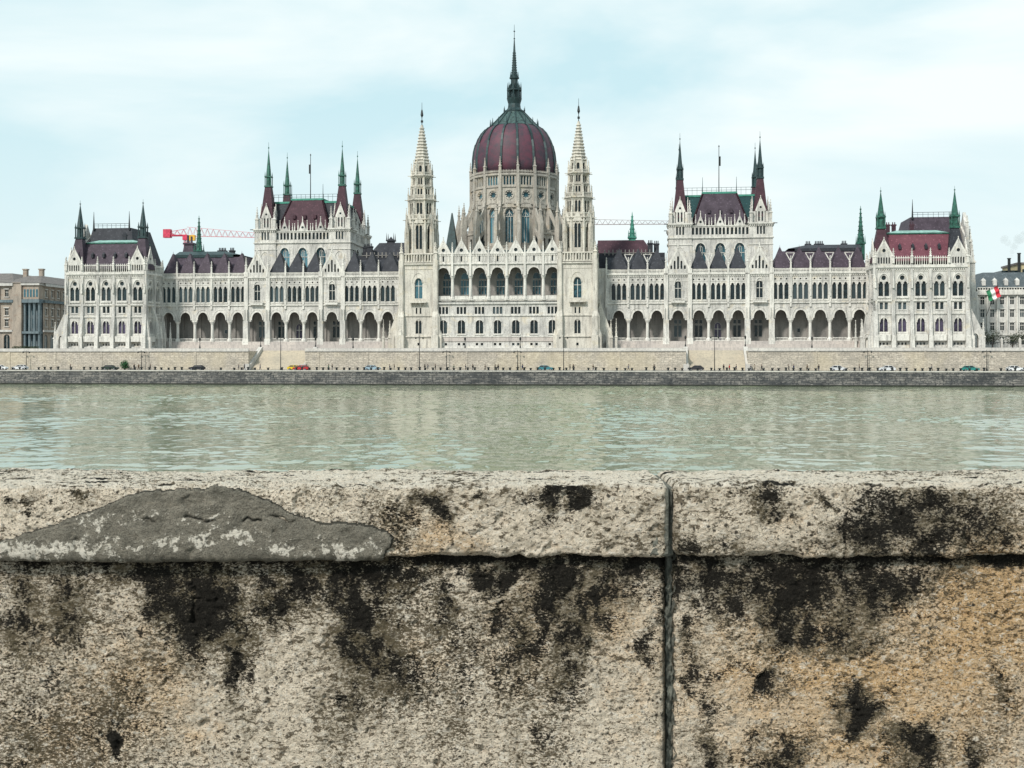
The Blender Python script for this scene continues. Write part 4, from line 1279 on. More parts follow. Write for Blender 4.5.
# upper retaining walls, one each side of and between the two stairs
ST_A = (54.8, 71.8)
for (a, c, lab) in ((-600, -ST_A[1], 'tan stone terrace wall left of the left river stairs'), (-ST_A[0] + 1.2 - 1.2, ST_A[0], 'tan stone terrace wall between the two river stairs'), (ST_A[1], 600, 'tan stone terrace wall right of the right river stairs')):
    e = far(empty('terrace_wall')); tag(e, lab, 'retaining wall')
    q = MB(); q.box(a, c, -10.0, -9.2, 3.8, 9.2)
    if a > -600: q.box(a, a + .5, -9.2, .9, 3.8, 9.34)
    if c < 600: q.box(c - .5, c, -9.2, .9, 3.8, 9.34)
    q.build('wall_face', 'retain', e)
    q = MB(); q.box(a, c, -10.25, -9.0, 9.2, 9.55)
    q.box(a, c, -9.9, -9.5, 9.55, 10.15)
    q.build('wall_coping', 'coping', e)
    q = MB()
    x = max(a, -150) + 4
    while x < min(c, 150):
        q.box(x - .3, x + .3, -10.12, -9.9, 3.8, 9.2); x += 14.5
    q.build('wall_pilaster', 'retain', e); tag(e.children[-1], None, None, None, 'stuff') if False else None
for s in (-1, 1):
    e = far(empty('river_stairs')); tag(e, 'wide tan stone stairs from quay up to the %s arcade' % ('left' if s < 0 else 'right'), 'stairs')
    q = MB(s)
    a, c = ST_A
    n = 34
    for i in range(n):
        z0 = 3.85 + i * .167; y0 = -10.0 + i * .32
        q.box(a + .6, c - .6, y0, 3.0, z0 - (.3 if i else 0), z0 + .167)
    q.build('steps', 'steps', e)
    for x in (a, c):
        q = MB(s)
        q.add([(x - .6, -11.0, 3.8), (x + .6, -11.0, 3.8), (x + .6, 1.2, 3.8), (x - .6, 1.2, 3.8), (x - .6, -11.0, 4.9), (x + .6, -11.0, 4.9), (x + .6, 0.6, 10.6), (x - .6, 0.6, 10.6), (x + .6, 1.2, 10.6), (x - .6, 1.2, 10.6)],
              [(0, 1, 5, 4), (4, 5, 6, 7), (7, 6, 8, 9), (3, 9, 8, 2), (1, 2, 8, 6, 5), (0, 4, 7, 9, 3)])
        q.box(x - .8, x + .8, -12.0, -10.6, 3.8, 5.6); q.build('stair_parapet', 'coping', e)
# cut the ground behind the stairs: the plateau starts further back there, so the steps stay clear
# (the steps themselves cover the gap)

# terrace step in front of the wings
# ------------------------------------------------------------------ river
def gnoise(x, y, seed):
    """2-D gradient noise, arrays in, about -0.7..0.7"""
    rs = np.random.RandomState(seed)
    P = rs.rand(256, 256) * 2 * np.pi
    xi = np.floor(x).astype(int); yi = np.floor(y).astype(int)
    xf = x - xi; yf = y - yi
    u = xf * xf * xf * (xf * (xf * 6 - 15) + 10); v = yf * yf * yf * (yf * (yf * 6 - 15) + 10)
    def gr(ix, iy, fx, fy):
        a = P[ix & 255, iy & 255]
        return np.cos(a) * fx + np.sin(a) * fy
    n00 = gr(xi, yi, xf, yf); n10 = gr(xi + 1, yi, xf - 1, yf)
    n01 = gr(xi, yi + 1, xf, yf - 1); n11 = gr(xi + 1, yi + 1, xf - 1, yf - 1)
    return (n00 * (1 - u) + n10 * u) * (1 - v) + (n01 * (1 - u) + n11 * u) * v
def fbm(x, y, seed, octv=5, rough=0.5):
    s = 0; a = 1; f = 1
    for i in range(octv):
        s = s + a * gnoise(x * f, y * f, seed + i * 7); a *= rough; f *= 2.03
    return s
def sstep(a, b, x):
    t_ = np.clip((x - a) / (b - a), 0, 1); return t_ * t_ * (3 - 2 * t_)
def water():
    m, t, b = newmat('river_water')
    v = coords(t, (1, 1, 1), 'Object')
    v1 = coords(t, (0.75, 0.42, 1), 'Object')
    big = noise(t, coords(t, (0.011, 0.022, 1)), 1.0, 3, 0.5, 0.6)
    base = mixc(t, ramp(t, big, [(0.4, g3(0)), (0.6, g3(1))]), (0.17, 0.205, 0.115), (0.225, 0.255, 0.16))
    t.links.new(base, b.inputs['Base Color'])
    b.inputs['Roughness'].default_value = 0.06
    b.inputs['IOR'].default_value = 1.5
    n1 = noise(t, v1, 0.9, 3, 0.55, 0.8)
    n2 = noise(t, v1, 0.16, 2, 0.5, 0.3)
    n3 = noise(t, v1, 2.2, 2, 0.5)
    calm = ramp(t, noise(t, coords(t, (0.02, 0.035, 1)), 1.0, 3, 0.55, 0.8), [(0.40, g3(0.25)), (0.56, g3(1))])
    h = math_(t, 'ADD', math_(t, 'MULTIPLY', n1, 0.55), math_(t, 'ADD', math_(t, 'MULTIPLY', n2, 0.45), math_(t, 'MULTIPLY', n3, 0.32)))
    h = math_(t, 'MULTIPLY', h, calm)
    bump(t, b, h, 1.0, 0.10)
    return m
M['water'] = water()
def river():
    def grow_axis(a, step, end, f=1.25):
        out = []
        while a < end:
            step *= f; a += step; out.append(min(a, end))
        return out
    fine = list(np.arange(-62, 62.01, .4)); mid = list(np.arange(62.8, 170, .85))
    xs = np.array([-v_ for v_ in reversed(mid + grow_axis(mid[-1], 1, 3000))] + fine + mid + grow_axis(mid[-1], 1, 3000))
    ys = np.array([3.9, 20, 40, 52] + list(np.arange(60, 345, .4)) + [350, 360, 400, 500, 800])
    X, Y = np.meshgrid(xs, ys)
    amp = .55 + 1.5 * np.clip(fbm(X / 45, Y / 70, 901, 3) + .25, 0, .8)
    Z = .135 * fbm(X / 1.9, Y / 2.2, 911, 3, .5) + .13 * fbm(X / 4.6 + .3 * fbm(X / 9, Y / 9, 3, 2), Y / 4.2, 921, 2) + .05 * fbm(X / 16, Y / 12, 931, 2)
    edge = sstep(0, 20, 172 - np.abs(X)) * sstep(55, 64, Y) * sstep(0, 3, 345 - Y)
    Z = Z * amp * edge
    ns, nx = X.shape
    co = np.stack([X, Y, Z], -1).reshape(-1, 3).astype(np.float32)
    idx = np.arange(ns * nx).reshape(ns, nx)
    q = np.stack([idx[:-1, :-1], idx[:-1, 1:], idx[1:, 1:], idx[1:, :-1]], -1).reshape(-1, 4)
    me = bpy.data.meshes.new('river')
    me.vertices.add(len(co)); me.vertices.foreach_set('co', co.ravel())
    me.loops.add(q.size); me.loops.foreach_set('vertex_index', q.ravel().astype(np.int32))
    me.polygons.add(len(q)); me.polygons.foreach_set('loop_start', np.arange(0, q.size, 4, dtype=np.int32))
    me.update(calc_edges=True)
    me.polygons.foreach_set('use_smooth', np.ones(len(q), bool))
    me.materials.append(M['water'])
    tag(link('river', me), kind='structure')
river()
# keep the river from running under the far plateau in view: its far edge lies behind the quay wall

# ------------------------------------------------------------------ quay furniture
bm_ = MB()
bm_.lathe(0, 0, [(.30, 0), (.30, .12), (.2, .2), (.19, .75), (.34, .85), (.34, 1.0), (.2, 1.08), (.02, 1.1)], 10)
bo = bm_.build('bollard', 'iron'); bme = bo.data; bpy.data.objects.remove(bo)
uu = -146
k = 0
while uu < 146:
    if rnd.random() > 0.12:
        o = link('bollard', bme)
        far(o, uu + rnd.uniform(-.25, .25), -31.6 + rnd.uniform(-.05, .05), 4.0)
        o.scale = (1.25, 1.25, rnd.uniform(.62, .85))
        tag(o, 'short dark iron mooring bollard on the pale kerb of the far quay', 'bollard', 'bollards along the far quay')
    uu += 1.9; k += 1

def lamp(kind, u, v, z, h, label, group):
    e = far(empty(kind), u, v, z); tag(e, label, 'lamp post', group)
    q = MB()
    q.lathe(0, 0, [(.22, 0), (.2, .5), (.12, .8), (.085, h * .6), (.06, h - .3)], 8); q.build('post', 'iron', e)
    if kind == 'street_lamp':
        q = MB(); q.bar((-1.0, 0, h - .25), (1.0, 0, h - .25), .08, .08); q.bar((0, 0, h - .5), (0, 0, h + .15), .08); q.build('arm', 'iron', e)
        for x in (-1, 1):
            q = MB(); q.lathe(x, 0, [(.06, h - .75), (.2, h - .6), (.22, h - .35), (.06, h - .22)], 8); q.build('lamp_head', 'iron', e)
    else:
        q = MB(); q.lathe(0, 0, [(.1, h - .35), (.26, h - .05), (.3, h + .4)], 6); q.build('lantern', 'iron', e)
        q = MB(); q.lathe(0, 0, [(.36, h + .4), (.2, h + .6), (.03, h + .85)], 6); q.build('lamp_cap', 'iron', e)
for i, u in enumerate((-56.0, -17.2, 22.0, 61.8)):
    lamp('street_lamp', u, -29, 3.9, 9.3, ['tall thin quay mast in front of the left river stairs', 'tall thin quay mast in front of the left lattice tower', 'tall thin quay mast in front of the right lattice tower', 'tall thin quay mast in front of the right river stairs'][i], 'tall masts on the far quay')
for i, u in enumerate((-139.9, -104.0, -12.9, 7.5, 103.9, 135.2)):
    lamp('street_lamp', u, -11.3, 3.86, 5.6, ['short mast against the terrace wall below the brown palace', 'short mast by the terrace wall at the inner corner of the left end block', 'short mast against the wall below the loggia, left one of two', 'short mast against the wall below the loggia, right one of two', 'short mast by the terrace wall at the inner corner of the right end block', 'short mast against the terrace wall at the outer corner of the right end block'][i], 'masts along the terrace wall')
for i, u in enumerate((-86.7, -71.8, -54.8, -40.6, -7.8, 8.1, 54.8, 71.8, 89.2)):
    lamp('lantern_post', u, -9.7 if abs(u) not in (54.8, 71.8) else .9, 10.1 if abs(u) not in (54.8, 71.8) else 10.6, 2.4,
         ['small lantern on the terrace wall before the left outer arches', 'lantern at the head of the left stairs, left parapet', 'lantern at the head of the left stairs, right parapet', 'small lantern on the terrace wall left of the left lattice tower',
          'small lantern on the terrace wall below the loggia, left one', 'small lantern on the terrace wall below the loggia, right one', 'lantern at the head of the right stairs, left parapet', 'lantern at the head of the right stairs, right parapet', 'small lantern on the terrace wall before the right outer arches'][i], 'lanterns along the terrace')

# cars ---------------------------------------------------------------
def paint(name, c): return plain(name, c, 0.55, 0.0, 0.06, 0.8, 0.25)
M['carglass'] = plain('car_glass', (0.02, 0.025, 0.03), 0.45, 0, .1, 1, .15)
M['tyre'] = plain('tyre', (0.02, 0.02, 0.02), 0.8)
M['rim'] = plain('rim', (0.4, 0.4, 0.42), 0.35, 0.7)
M['lampglass'] = plain('headlamp', (0.75, 0.75, 0.72), 0.15)
def make_car(color, label, u, v, flip=False, van=False):
    e = far(empty('parked_car'), u, v, 3.86, PI if flip else 0)
    tag(e, label, 'car', 'cars on the far quay')
    mt = paint('car_paint', color)
    L, Wd = 4.4, 1.76
    roof = 1.9 if van else 1.46
    b = MB()
    side = [(-2.2, .35), (-1.75, .28), (1.75, .28), (2.2, .38), (2.2, .72), (2.02, .84), (1.05, .96), (-1.7, .98), (-2.15, .9)]
    b.panel(side, (), Wd, -Wd / 2, 0, back=True, sides=True)
    b.build('body', mt, e)
    g_ = MB()
    tp = (-1.25, .35) if not van else (-1.9, .7)
    g_.frust((-1.85, 1.1, -Wd / 2 + .06, Wd / 2 - .06), .95, (tp[0] - .02, tp[1] + .02, -.66, .66), roof - .05, 0); g_.build('side_glass', 'carglass', e)
    r = MB()
    r.frust((tp[0], tp[1], -.64, .64), roof - .05, (tp[0] + .12, tp[1] - .12, -.56, .56), roof, 0)
    for (xa, xb) in ((-1.85, tp[0]), (1.1, tp[1]), (-.4, -.38)):
        for sy in (-1, 1): r.bar((xa, sy * (Wd / 2 - .05), .95), (xb, sy * .64, roof - .03), .09, .07)
    r.build('roof', mt, e)
    wm = MB(); n = 14
    for sx in (-1.38, 1.38):
        for sy in (-1, 1):
            wm = MB()
            P = []
            for yy in (-.11, .11):
                for i in range(n): P.append((sx + .32 * math.cos(2 * PI * i / n), sy * (Wd / 2 - .08) + yy, .32 + .32 * math.sin(2 * PI * i / n)))
            wm.add(P, [(i, (i + 1) % n, n + (i + 1) % n, n + i) for i in range(n)] + [tuple(range(n)), tuple(range(n, 2 * n))])
            wh = wm.build('wheel', 'tyre', e)
            rm = MB(); P = []
            for yy in (-.125, .125):
                for i in range(n): P.append((sx + .19 * math.cos(2 * PI * i / n), sy * (Wd / 2 - .08) + yy, .32 + .19 * math.sin(2 * PI * i / n)))
            rm.add(P, [(i, (i + 1) % n, n + (i + 1) % n, n + i) for i in range(n)] + [tuple(range(n)), tuple(range(n, 2 * n))])
            rm.build('rim', 'rim', wh)
    for sy in (-1, 1):
        h = MB(); h.box(2.12, 2.23, sy * .62 - .18, sy * .62 + .18, .62, .76); h.build('headlight', 'lampglass', e)
CARS = [((.75, .77, .78), 'white car on the far quay below the brown palace', -141.5, -23, 0, 0), ((.7, .72, .74), 'silver white car just behind the white one, left edge of the quay', -137, -20, 1, 0),
        ((.03, .05, .04), 'dark green car by the shrub below the left end block', -108.4, -22, 0, 0), ((.02, .022, .03), 'black car before the left outer arches', -82.3, -23, 1, 0),
        ((.7, .5, .03), 'yellow taxi at the foot of the left stairs', -54.6, -20, 0, 0), ((.45, .03, .04), 'red car beside the yellow taxi', -51.6, -24.5, 1, 0),
        ((.30, .42, .50), 'light blue car left of the left lattice tower', -31.9, -22, 0, 0), ((.05, .20, .24), 'teal car right of the loggia', 16.5, -22, 0, 0),
        ((.04, .04, .045), 'black car before the right stairs', 57.2, -20, 1, 0), ((.62, .64, .66), 'pale grey car at the right outer arches', 94.6, -22, 0, 0),
        ((.66, .68, .70), 'white car by the inner corner of the right end block', 107.0, -22, 1, 0), ((.03, .22, .20), 'green-blue car below the right end block', 128.3, -22, 0, 0),
        ((.75, .77, .78), 'white car at the right edge of the quay', 139.6, -22, 0, 0), ((.6, .62, .64), 'silver car nearest the picture edge on the right quay', 143.6, -19.5, 1, 0)]
for c, lab, u, v, fl, vn in CARS: make_car(c, lab, u, v, fl, vn)

# people -------------------------------------------------------------
M['skin'] = plain('skin', (0.45, 0.28, 0.2), 0.6)
CLOTH = {n: plain('cloth_' + n, c, 0.9, 0, .2, 5, .1) for n, c in dict(black=(.015, .015, .018), navy=(.02, .03, .07), brown=(.08, .05, .03), grey=(.15, .15, .16), red=(.35, .03, .03), green=(.03, .09, .05), beige=(.38, .32, .24)).items()}
def person_mesh(stride, arm):
    J = [(0, 0, .95, .15), (0, 0, 1.15, .14), (0, 0, 1.4, .17), (0, 0, 1.5, .07), (0, 0.0, 1.64, .105), (0, 0, 1.76, .07),
         (-.1, 0, .9, .10), (-.1, -stride * .45, .5, .075), (-.11, -stride * .8, .08, .05), (-.11, -stride * .8 - .16, .04, .045),
         (.1, 0, .9, .10), (.1, stride * .35, .5, .075), (.11, stride * .9, .1, .05), (.11, stride * .9 - .15, .05, .045),
         (-.2, 0, 1.42, .06), (-.25, arm * .3, 1.15, .05), (-.25, -arm * .2, .9, .035), (.2, 0, 1.42, .06), (.25, -arm * .3, 1.15, .05), (.25, -arm * .9, .92, .035)]
    E = [(0, 1), (1, 2), (2, 3), (3, 4), (4, 5), (0, 6), (6, 7), (7, 8), (8, 9), (0, 10), (10, 11), (11, 12), (12, 13), (2, 14), (14, 15), (15, 16), (2, 17), (17, 18), (18, 19)]
    me = bpy.data.meshes.new('person_skeleton'); me.from_pydata([j[:3] for j in J], E, [])
    o = bpy.data.objects.new('tmp', me); COL.objects.link(o)
    md = o.modifiers.new('skin', 'SKIN')
    sv = me.skin_vertices[0].data
    for i, j in enumerate(J): sv[i].radius = (j[3], j[3] * (.75 if i in (0, 1, 2) else 1)); sv[i].use_root = (i == 0)
    o.modifiers.new('sub', 'SUBSURF').levels = 1
    dg = bpy.context.evaluated_depsgraph_get()
    out = bpy.data.meshes.new_from_object(o.evaluated_get(dg))
    bpy.data.objects.remove(o)
    return out
PM = [person_mesh(s_, a_) for s_, a_ in ((.05, .1), (.35, .35), (.2, .5))]
PPL = [(-98.9, 'black', 'navy', 'person in black coat below the left end block, left of a pair'), (-97.7, 'brown', 'black', 'person in brown jacket walking below the left end block'), (-94.4, 'black', 'grey', 'person in black coat alone before the first left arch'),
       (-68.8, 'navy', 'black', 'person in navy coat left of the left stairs'), (-67.3, 'black', 'black', 'person all in black at the foot of the left stairs'), (-43.3, 'green', 'black', 'person in dark green coat right of the left stairs'),
       (-41.9, 'black', 'navy', 'person in black coat beside the green coated one'), (-16.1, 'black', 'black', 'person in black, left of the pair under the left lattice tower'), (-15.3, 'grey', 'black', 'person in grey coat of the pair under the left lattice tower'),
       (-13.3, 'black', 'black', 'person in black right of the left lattice tower'), (-8.2, 'green', 'black', 'person in dark green below the second loggia arch'), (-5.0, 'navy', 'black', 'person in navy coat below the third loggia arch'), (-2.8, 'black', 'grey', 'person in black coat and grey trousers below the loggia'),
       (0.5, 'brown', 'black', 'person in brown coat below the middle loggia arch'), (3.2, 'black', 'black', 'person in black walking below the fifth loggia arch'), (4.0, 'black', 'navy', 'person in black coat and blue trousers below the fifth loggia arch'),
       (10.6, 'navy', 'black', 'person in navy left of the teal car'), (23.6, 'black', 'grey', 'person in black under the right lattice tower'), (24.5, 'black', 'brown', 'person in black coat and brown trousers under the right lattice tower'), (39.2, 'grey', 'black', 'person in grey coat between right tower and right stairs'),
       (64.3, 'black', 'black', 'person in black before the right stairs'), (65.8, 'red', 'black', 'person in dark red coat before the right stairs'), (67.6, 'navy', 'black', 'person in navy before the right stairs'), (71.3, 'black', 'navy', 'person in black at the right parapet of the right stairs'),
       (72.3, 'beige', 'black', 'person in beige coat at the right parapet of the right stairs'), (74.2, 'black', 'black', 'person in black just past the right stairs'), (81.2, 'black', 'black', 'person in black before the third right arch from the stairs'), (82.5, 'navy', 'grey', 'person in navy coat and grey trousers among the right arches'),
       (86.0, 'brown', 'black', 'person in brown coat among the right outer arches'), (88.8, 'black', 'navy', 'person in black and blue below a right terrace lantern')]
PPL += [(-118.0, 'black', 'navy', 'person in black coat below the middle of the left end block'), (-62.6, 'grey', 'navy', 'person in grey coat and blue trousers on the quay before the left stairs'), (-26.0, 'navy', 'grey', 'person in navy coat and grey trousers right of the light blue car'),
        (-24.8, 'black', 'grey', 'person in black coat and grey trousers right of the light blue car'), (29.8, 'brown', 'navy', 'person in brown coat just right of the right lattice tower'), (46.0, 'black', 'black', 'person all in black left of the right stairs'), (99.2, 'black', 'grey', 'person in black and grey right of the pale grey car'), (117.5, 'grey', 'black', 'person in grey coat below the right end block')]
for i, (u, c1, c2, lab) in enumerate(PPL):
    me = PM[i % 3].copy()
    me.materials.clear()
    for m_ in (CLOTH[c1], CLOTH[c2], M['skin']): me.materials.append(m_)
    me.polygons.foreach_set('material_index', [1 if p.center.z < .88 else (2 if p.center.z > 1.52 else 0) for p in me.polygons])
    me.polygons.foreach_set('use_smooth', [True] * len(me.polygons))
    o = link('person', me); far(o, u, -27.5 + (i * 37 % 17) / 10, 3.86, rnd.uniform(-2, 2)); tag(o, lab, 'person', 'people strolling on the far quay')
    h = MB(); h.lathe(0, .01, [(.09, 1.62), (.125, 1.7), (.12, 1.78), (.05, 1.835)], 8)
    h.build('hair', CLOTH['black' if i % 3 else 'brown'], o, smooth=True)

# ------------------------------------------------------------------ buildings behind, cranes, greenery
M['brownstone'] = stone('brown_stone', (0.42, 0.36, 0.30), (0.33, 0.29, 0.25), (0.12, 0.11, 0.10), 0.5, (0.30, 0.20, 0.15))
M['palestone'] = stone('pale_grey_stone', (0.62, 0.61, 0.58), (0.52, 0.51, 0.49), (0.2, 0.2, 0.2), 0.45)
M['bluegreycol'] = stone('blue_grey_stone', (0.20, 0.25, 0.27), (0.13, 0.175, 0.20), (0.04, 0.05, 0.06), 0.5)
M['brownroof'] = roofmat('brown_grey_roof', (0.13, 0.115, 0.11), (0.19, 0.17, 0.16))
M['greyroof'] = roofmat('grey_blue_roof', (0.07, 0.09, 0.10), (0.11, 0.13, 0.145))
M['yellow'] = stone('ochre_render', (0.55, 0.47, 0.28), (0.48, 0.41, 0.26), (0.25, 0.22, 0.16), 0.4)

def palace_left():
    e = far(empty('palace')); tag(e, 'brown stone palace with blue-grey columned portico left of the parliament', 'palace')
    b = MB()
    wins = []
    w3 = window_mesh('pl_w', [rect(0, 1.3, 0, 2.3)], 'glass', [(0, 0, 0, 2.3, .1), (-.6, 1.5, .6, 1.5, .1)])
    wa = window_mesh('pl_a', [lancet(0, 2.2, 0, 5.0, 1.1)], 'glass', [(0, 0, 0, 4.6, .12)])
    def front(u0, v0, phi, n, bw, mat=0, right=False):
        b.frame(u0, v0, phi)
        for i in range(n):
            x0 = -bw * (i + 1) if not right else bw * i
            x1 = x0 + bw; cx = (x0 + x1) / 2
            hs = [lancet(cx, 2.2, 10.4, 15.4, 1.1)] + [rect(cx, 1.3, z, z + 2.3) for z in (18.2, 22.0, 28.4)]
            b.panel([(x0, 9.3), (x1, 9.3), (x1, 32.0), (x0, 32.0)], hs, .4, 0, 0)
            wins.append(((u0, v0, phi), wa, cx, 10.4)); [wins.append(((u0, v0, phi), w3, cx, z)) for z in (18.2, 22.0, 28.4)]
            for z in (18.2, 22.0, 28.4): b.box(cx - .95, cx + .95, -.25, 0, z - .35, z - .1, 1); b.box(cx - .95, cx + .95, -.3, 0, z + 2.4, z + 2.7, 1)
            b.box(x1 - .4, x1 + .4, -.35, 0, 16.9, 31.0, 0)
        L = bw * n
        xa, xb = (-L, 0) if not right else (0, L)
        b.box(xa, xb, -.7, .1, 16.2, 16.9, 1); b.box(xa, xb, -.9, .1, 26.3, 27.2, 2); b.box(xa, xb, -1.1, .1, 32.0, 32.9, 1)
        b.frame()
    front(-172.6, 40, 0, 6, 5.4)
    # corner pilaster and portico of blue-grey columns
    b.box(-173, -169.6, 39.3, 44, 9.3, 33.2, 0)
    b.box(-169.6, -163.8, 42.0, 60, 9.3, 32.5, 2)
    for k in range(3):
        for z in (11, 17.5, 22): b.box(-168.9 + k * 1.9, -167.7 + k * 1.9, 41.9, 42.0, z, z + 3.2, 3)
    b.box(-169.6, -163.3, 39.6, 42, 9.3, 10.2, 1)
    b.box(-169.6, -163.2, 39.4, 42.5, 26.2, 27.4, 2); b.box(-169.4, -163.5, 39.8, 42.6, 27.4, 32.2, 0)
    for k in range(5): b.box(-168.9 + k * 1.1, -168.3 + k * 1.1, 39.7, 39.8, 28.2, 30.8, 3)
    b.box(-169.8, -163.0, 39.2, 42.6, 32.2, 33.0, 1)
    b.box(-169.6, -163.3, 39.5, 42, 15.6, 16.4, 2)
    # receding right part
    front(-163.5, 42.6, PI / 2, 8, 4.2, right=True)
    b.box(-205, -173, 40.5, 75, 9.3, 32, 0)
    b.box(-173, -164, 44, 76, 9.3, 32, 0)
    pl = b.build('palace_wall', ['brownstone', 'palestone', 'bluegreycol', 'teal'], e)
    for frm, me, x, z in wins: b.frame(*frm); place(b, 'window', me, x, z, .34, pl)
    for k in range(4):
        c = MB(); c.lathe(-168.9 + k * 1.75, 40.5, [(.7, 10.2), (.5, 10.8), (.45, 25.2), (.7, 26.2)], 10); c.build('portico_column', 'bluegreycol', e)
    r = MB()
    r.frust((-206, -172.4, 39.5, 76), 32.9, (-206, -180, 52, 66), 37.2, 0)
    r.frust((-176, -162.4, 39.0, 77), 33.0, (-174, -169, 52, 70), 36.2, 0)
    r.build('palace_roof', 'brownroof', e)
    for x in (-177, -171):
        c = MB(); c.box(x - .7, x + .7, 55, 56.4, 33, 38.6); c.box(x - .9, x + .9, 54.8, 56.6, 38.6, 39); c.build('chimney', 'brownstone', e)
palace_left()
# low building with yellow wall glimpsed over the palace roof
e = far(empty('house')); tag(e, 'small yellow house with grey roof seen over the brown palace roof', 'house')
q = MB(); q.box(-158, -139, 96, 108, 9.3, 38.0)
for k in range(4):
    q.box(-156.5 + k * 4.6, -155 + k * 4.6, 95.9, 96, 34.6, 36.6, 1)
q.build('house_wall', ['yellow', 'glass'], e)
q = MB(); q.frust((-158.5, -138.5, 95.5, 108.5), 38.0, (-155, -142, 101, 103), 41.2); q.build('house_roof', 'greyroof', e)

def palace_right():
    e = far(empty('office_palace')); tag(e, 'long pale grey building with slate mansard right of the parliament', 'palace')
    b = MB()
    wins = []
    w3 = window_mesh('pr_w', [rect(0, 1.2, 0, 2.4)], 'glass', [(0, 0, 0, 2.4, .1), (-.6, 1.6, .6, 1.6, .1)])
    # west front facing the river, running off to the right
    U0, V0 = 147.0, 46.0
    n = 9
    b.frame(U0, V0, 0)
    for i in range(n):
        cx = 1.6 + i * 3.0; x0, x1 = cx - 1.5, cx + 1.5
        zs = (11.5, 16.0, 20.2, 24.2)
        b.panel([(x0, 9.3), (x1, 9.3), (x1, 28.0), (x0, 28.0)], [rect(cx, 1.2, z, z + 2.4) for z in zs], .35, 0, 0)
        for z in zs:
            wins.append((cx, z)); b.box(cx - .85, cx + .85, -.22, 0, z + 2.5, z + 2.75, 1)
        b.prism(x0, -.2, 15.0, 27.0, .32, .28, 8, None, 1)
    b.box(0, n * 3 + .1, -.5, .1, 14.4, 15.0, 1); b.box(0, n * 3 + .1, -.9, .1, 27.2, 28.6, 1)
    baluster_row(b, 0, n * 3, 28.6, 29.6, -.5, .8, .25, .3, 1)
    b.frame()
    b.box(U0, U0 + n * 3, V0 + .45, V0 + 30, 9.3, 28.4, 0)
    pw = b.build('palace_wall', ['palestone', 'trim'], e)
    b.frame(U0, V0, 0)
    for x, z in wins: place(b, 'window', w3, x, z, .3, pw)
    r = MB(); r.frust((U0, U0 + n * 3 + 2, V0 - .2, V0 + 30), 29.2, (U0 + 3, U0 + n * 3, V0 + 5, V0 + 26), 34.6); r.build('palace_roof', 'greyroof', e)
    for k in range(7):
        d = MB(); x = U0 + 2.2 + k * 3.4
        d.box(x - .55, x + .55, V0 + .5, V0 + 3, 30.2, 31.8); d.prism(x, V0 + 1.4, 31.8, 32.7, 1.0, .05, 4, PI / 4); d.build('dormer', 'palestone', e)
palace_right()
e = far(empty('house')); tag(e, 'ochre building with flat top behind the slate roof at the right edge', 'house')
q = MB(); q.box(174.5, 192, 100, 120, 9.3, 40.7)
q.box(169, 174.5, 100.5, 118, 9.3, 38.6, 1)
for k in range(4): q.box(176 + k * 3.4, 177.3 + k * 3.4, 99.9, 100, 37.2, 39.0, 1)
q.build('house_wall', ['yellow', 'glass'], e)
q = MB(); q.box(174.1, 192.4, 99.6, 120.4, 40.7, 41.4); q.build('house_roof', 'brownroof', e)
for x, h in ((171.2, 42.6), (174.6, 44.4)):
    e = far(empty('chimney_stack')); tag(e, 'dark metal chimney above the ochre building, %s of two' % ('left' if x < 173 else 'right'), 'chimney', 'chimneys at the right edge')
    q = MB(); q.prism(x, 99, 9.3, h, .6, .5, 12); q.prism(x, 99, h, h + .3, .7, .7, 12); q.build('stack', 'iron', e)
# steam
def steam():
    b = MB()
    for i, (x, z, r) in enumerate(((172.0, 43.6, .6), (172.3, 45.2, 1.0), (173.2, 47.2, 1.5), (174.6, 49.6, 2.0), (176.6, 51.2, 1.7), (171.0, 48.4, 1.3), (169.6, 49.6, 1.6))):
        b.lathe(x, 99 + (i % 3) * .4, [(r * math.sin(a), z - r * math.cos(a)) for a in [PI * k / 8 for k in range(9)]], 12)
    m = bpy.data.materials.new('steam'); m.use_nodes = True; t = m.node_tree; t.nodes.clear()
    o = nn(t, 'ShaderNodeOutputMaterial'); v = nn(t, 'ShaderNodeVolumePrincipled', Density=0.10)
    v.inputs['Color'].default_value = (.8, .85, .85, 1)
    t.links.new(v.outputs[0], o.inputs['Volume'])
    ob = far(b.build('steam', m)); tag(ob, 'faint pale plume of steam drifting over the right hand chimneys', 'steam', None, 'stuff')
steam()

def lattice_jib(b, x0, x1, y, z0, z1, ht, ht1, mi=0, step=2.2):
    n = int(abs(x1 - x0) / step)
    P = lambda t_: (x0 + (x1 - x0) * t_, z0 + (z1 - z0) * t_, ht + (ht1 - ht) * t_)
    for i in range(n):
        a, za, ha = P(i / n); c, zc, hc = P((i + 1) / n)
        for yy in (-.7, .7):
            b.bar((a, y + yy, za), (c, y + yy, zc), .16, .16, mi)
            b.bar((a, y + yy, za), ((a + c) / 2, y, (za + zc) / 2 + (ha + hc) / 2), .1, .1, mi)
            b.bar(((a + c) / 2, y, (za + zc) / 2 + (ha + hc) / 2), (c, y + yy, zc), .1, .1, mi)
        b.bar((a, y, za + ha), (c, y, zc + hc), .16, .16, mi)
M['cranered'] = plain('crane_red', (0.55, 0.04, 0.09), 0.5)
M['cranewhite'] = plain('crane_grey', (0.34, 0.30, 0.31), 0.5)
M['cranepink'] = plain('crane_faded_red', (0.62, 0.30, 0.33), 0.5)
M['cabyellow'] = plain('cab_yellow', (0.75, 0.42, 0.04), 0.4)
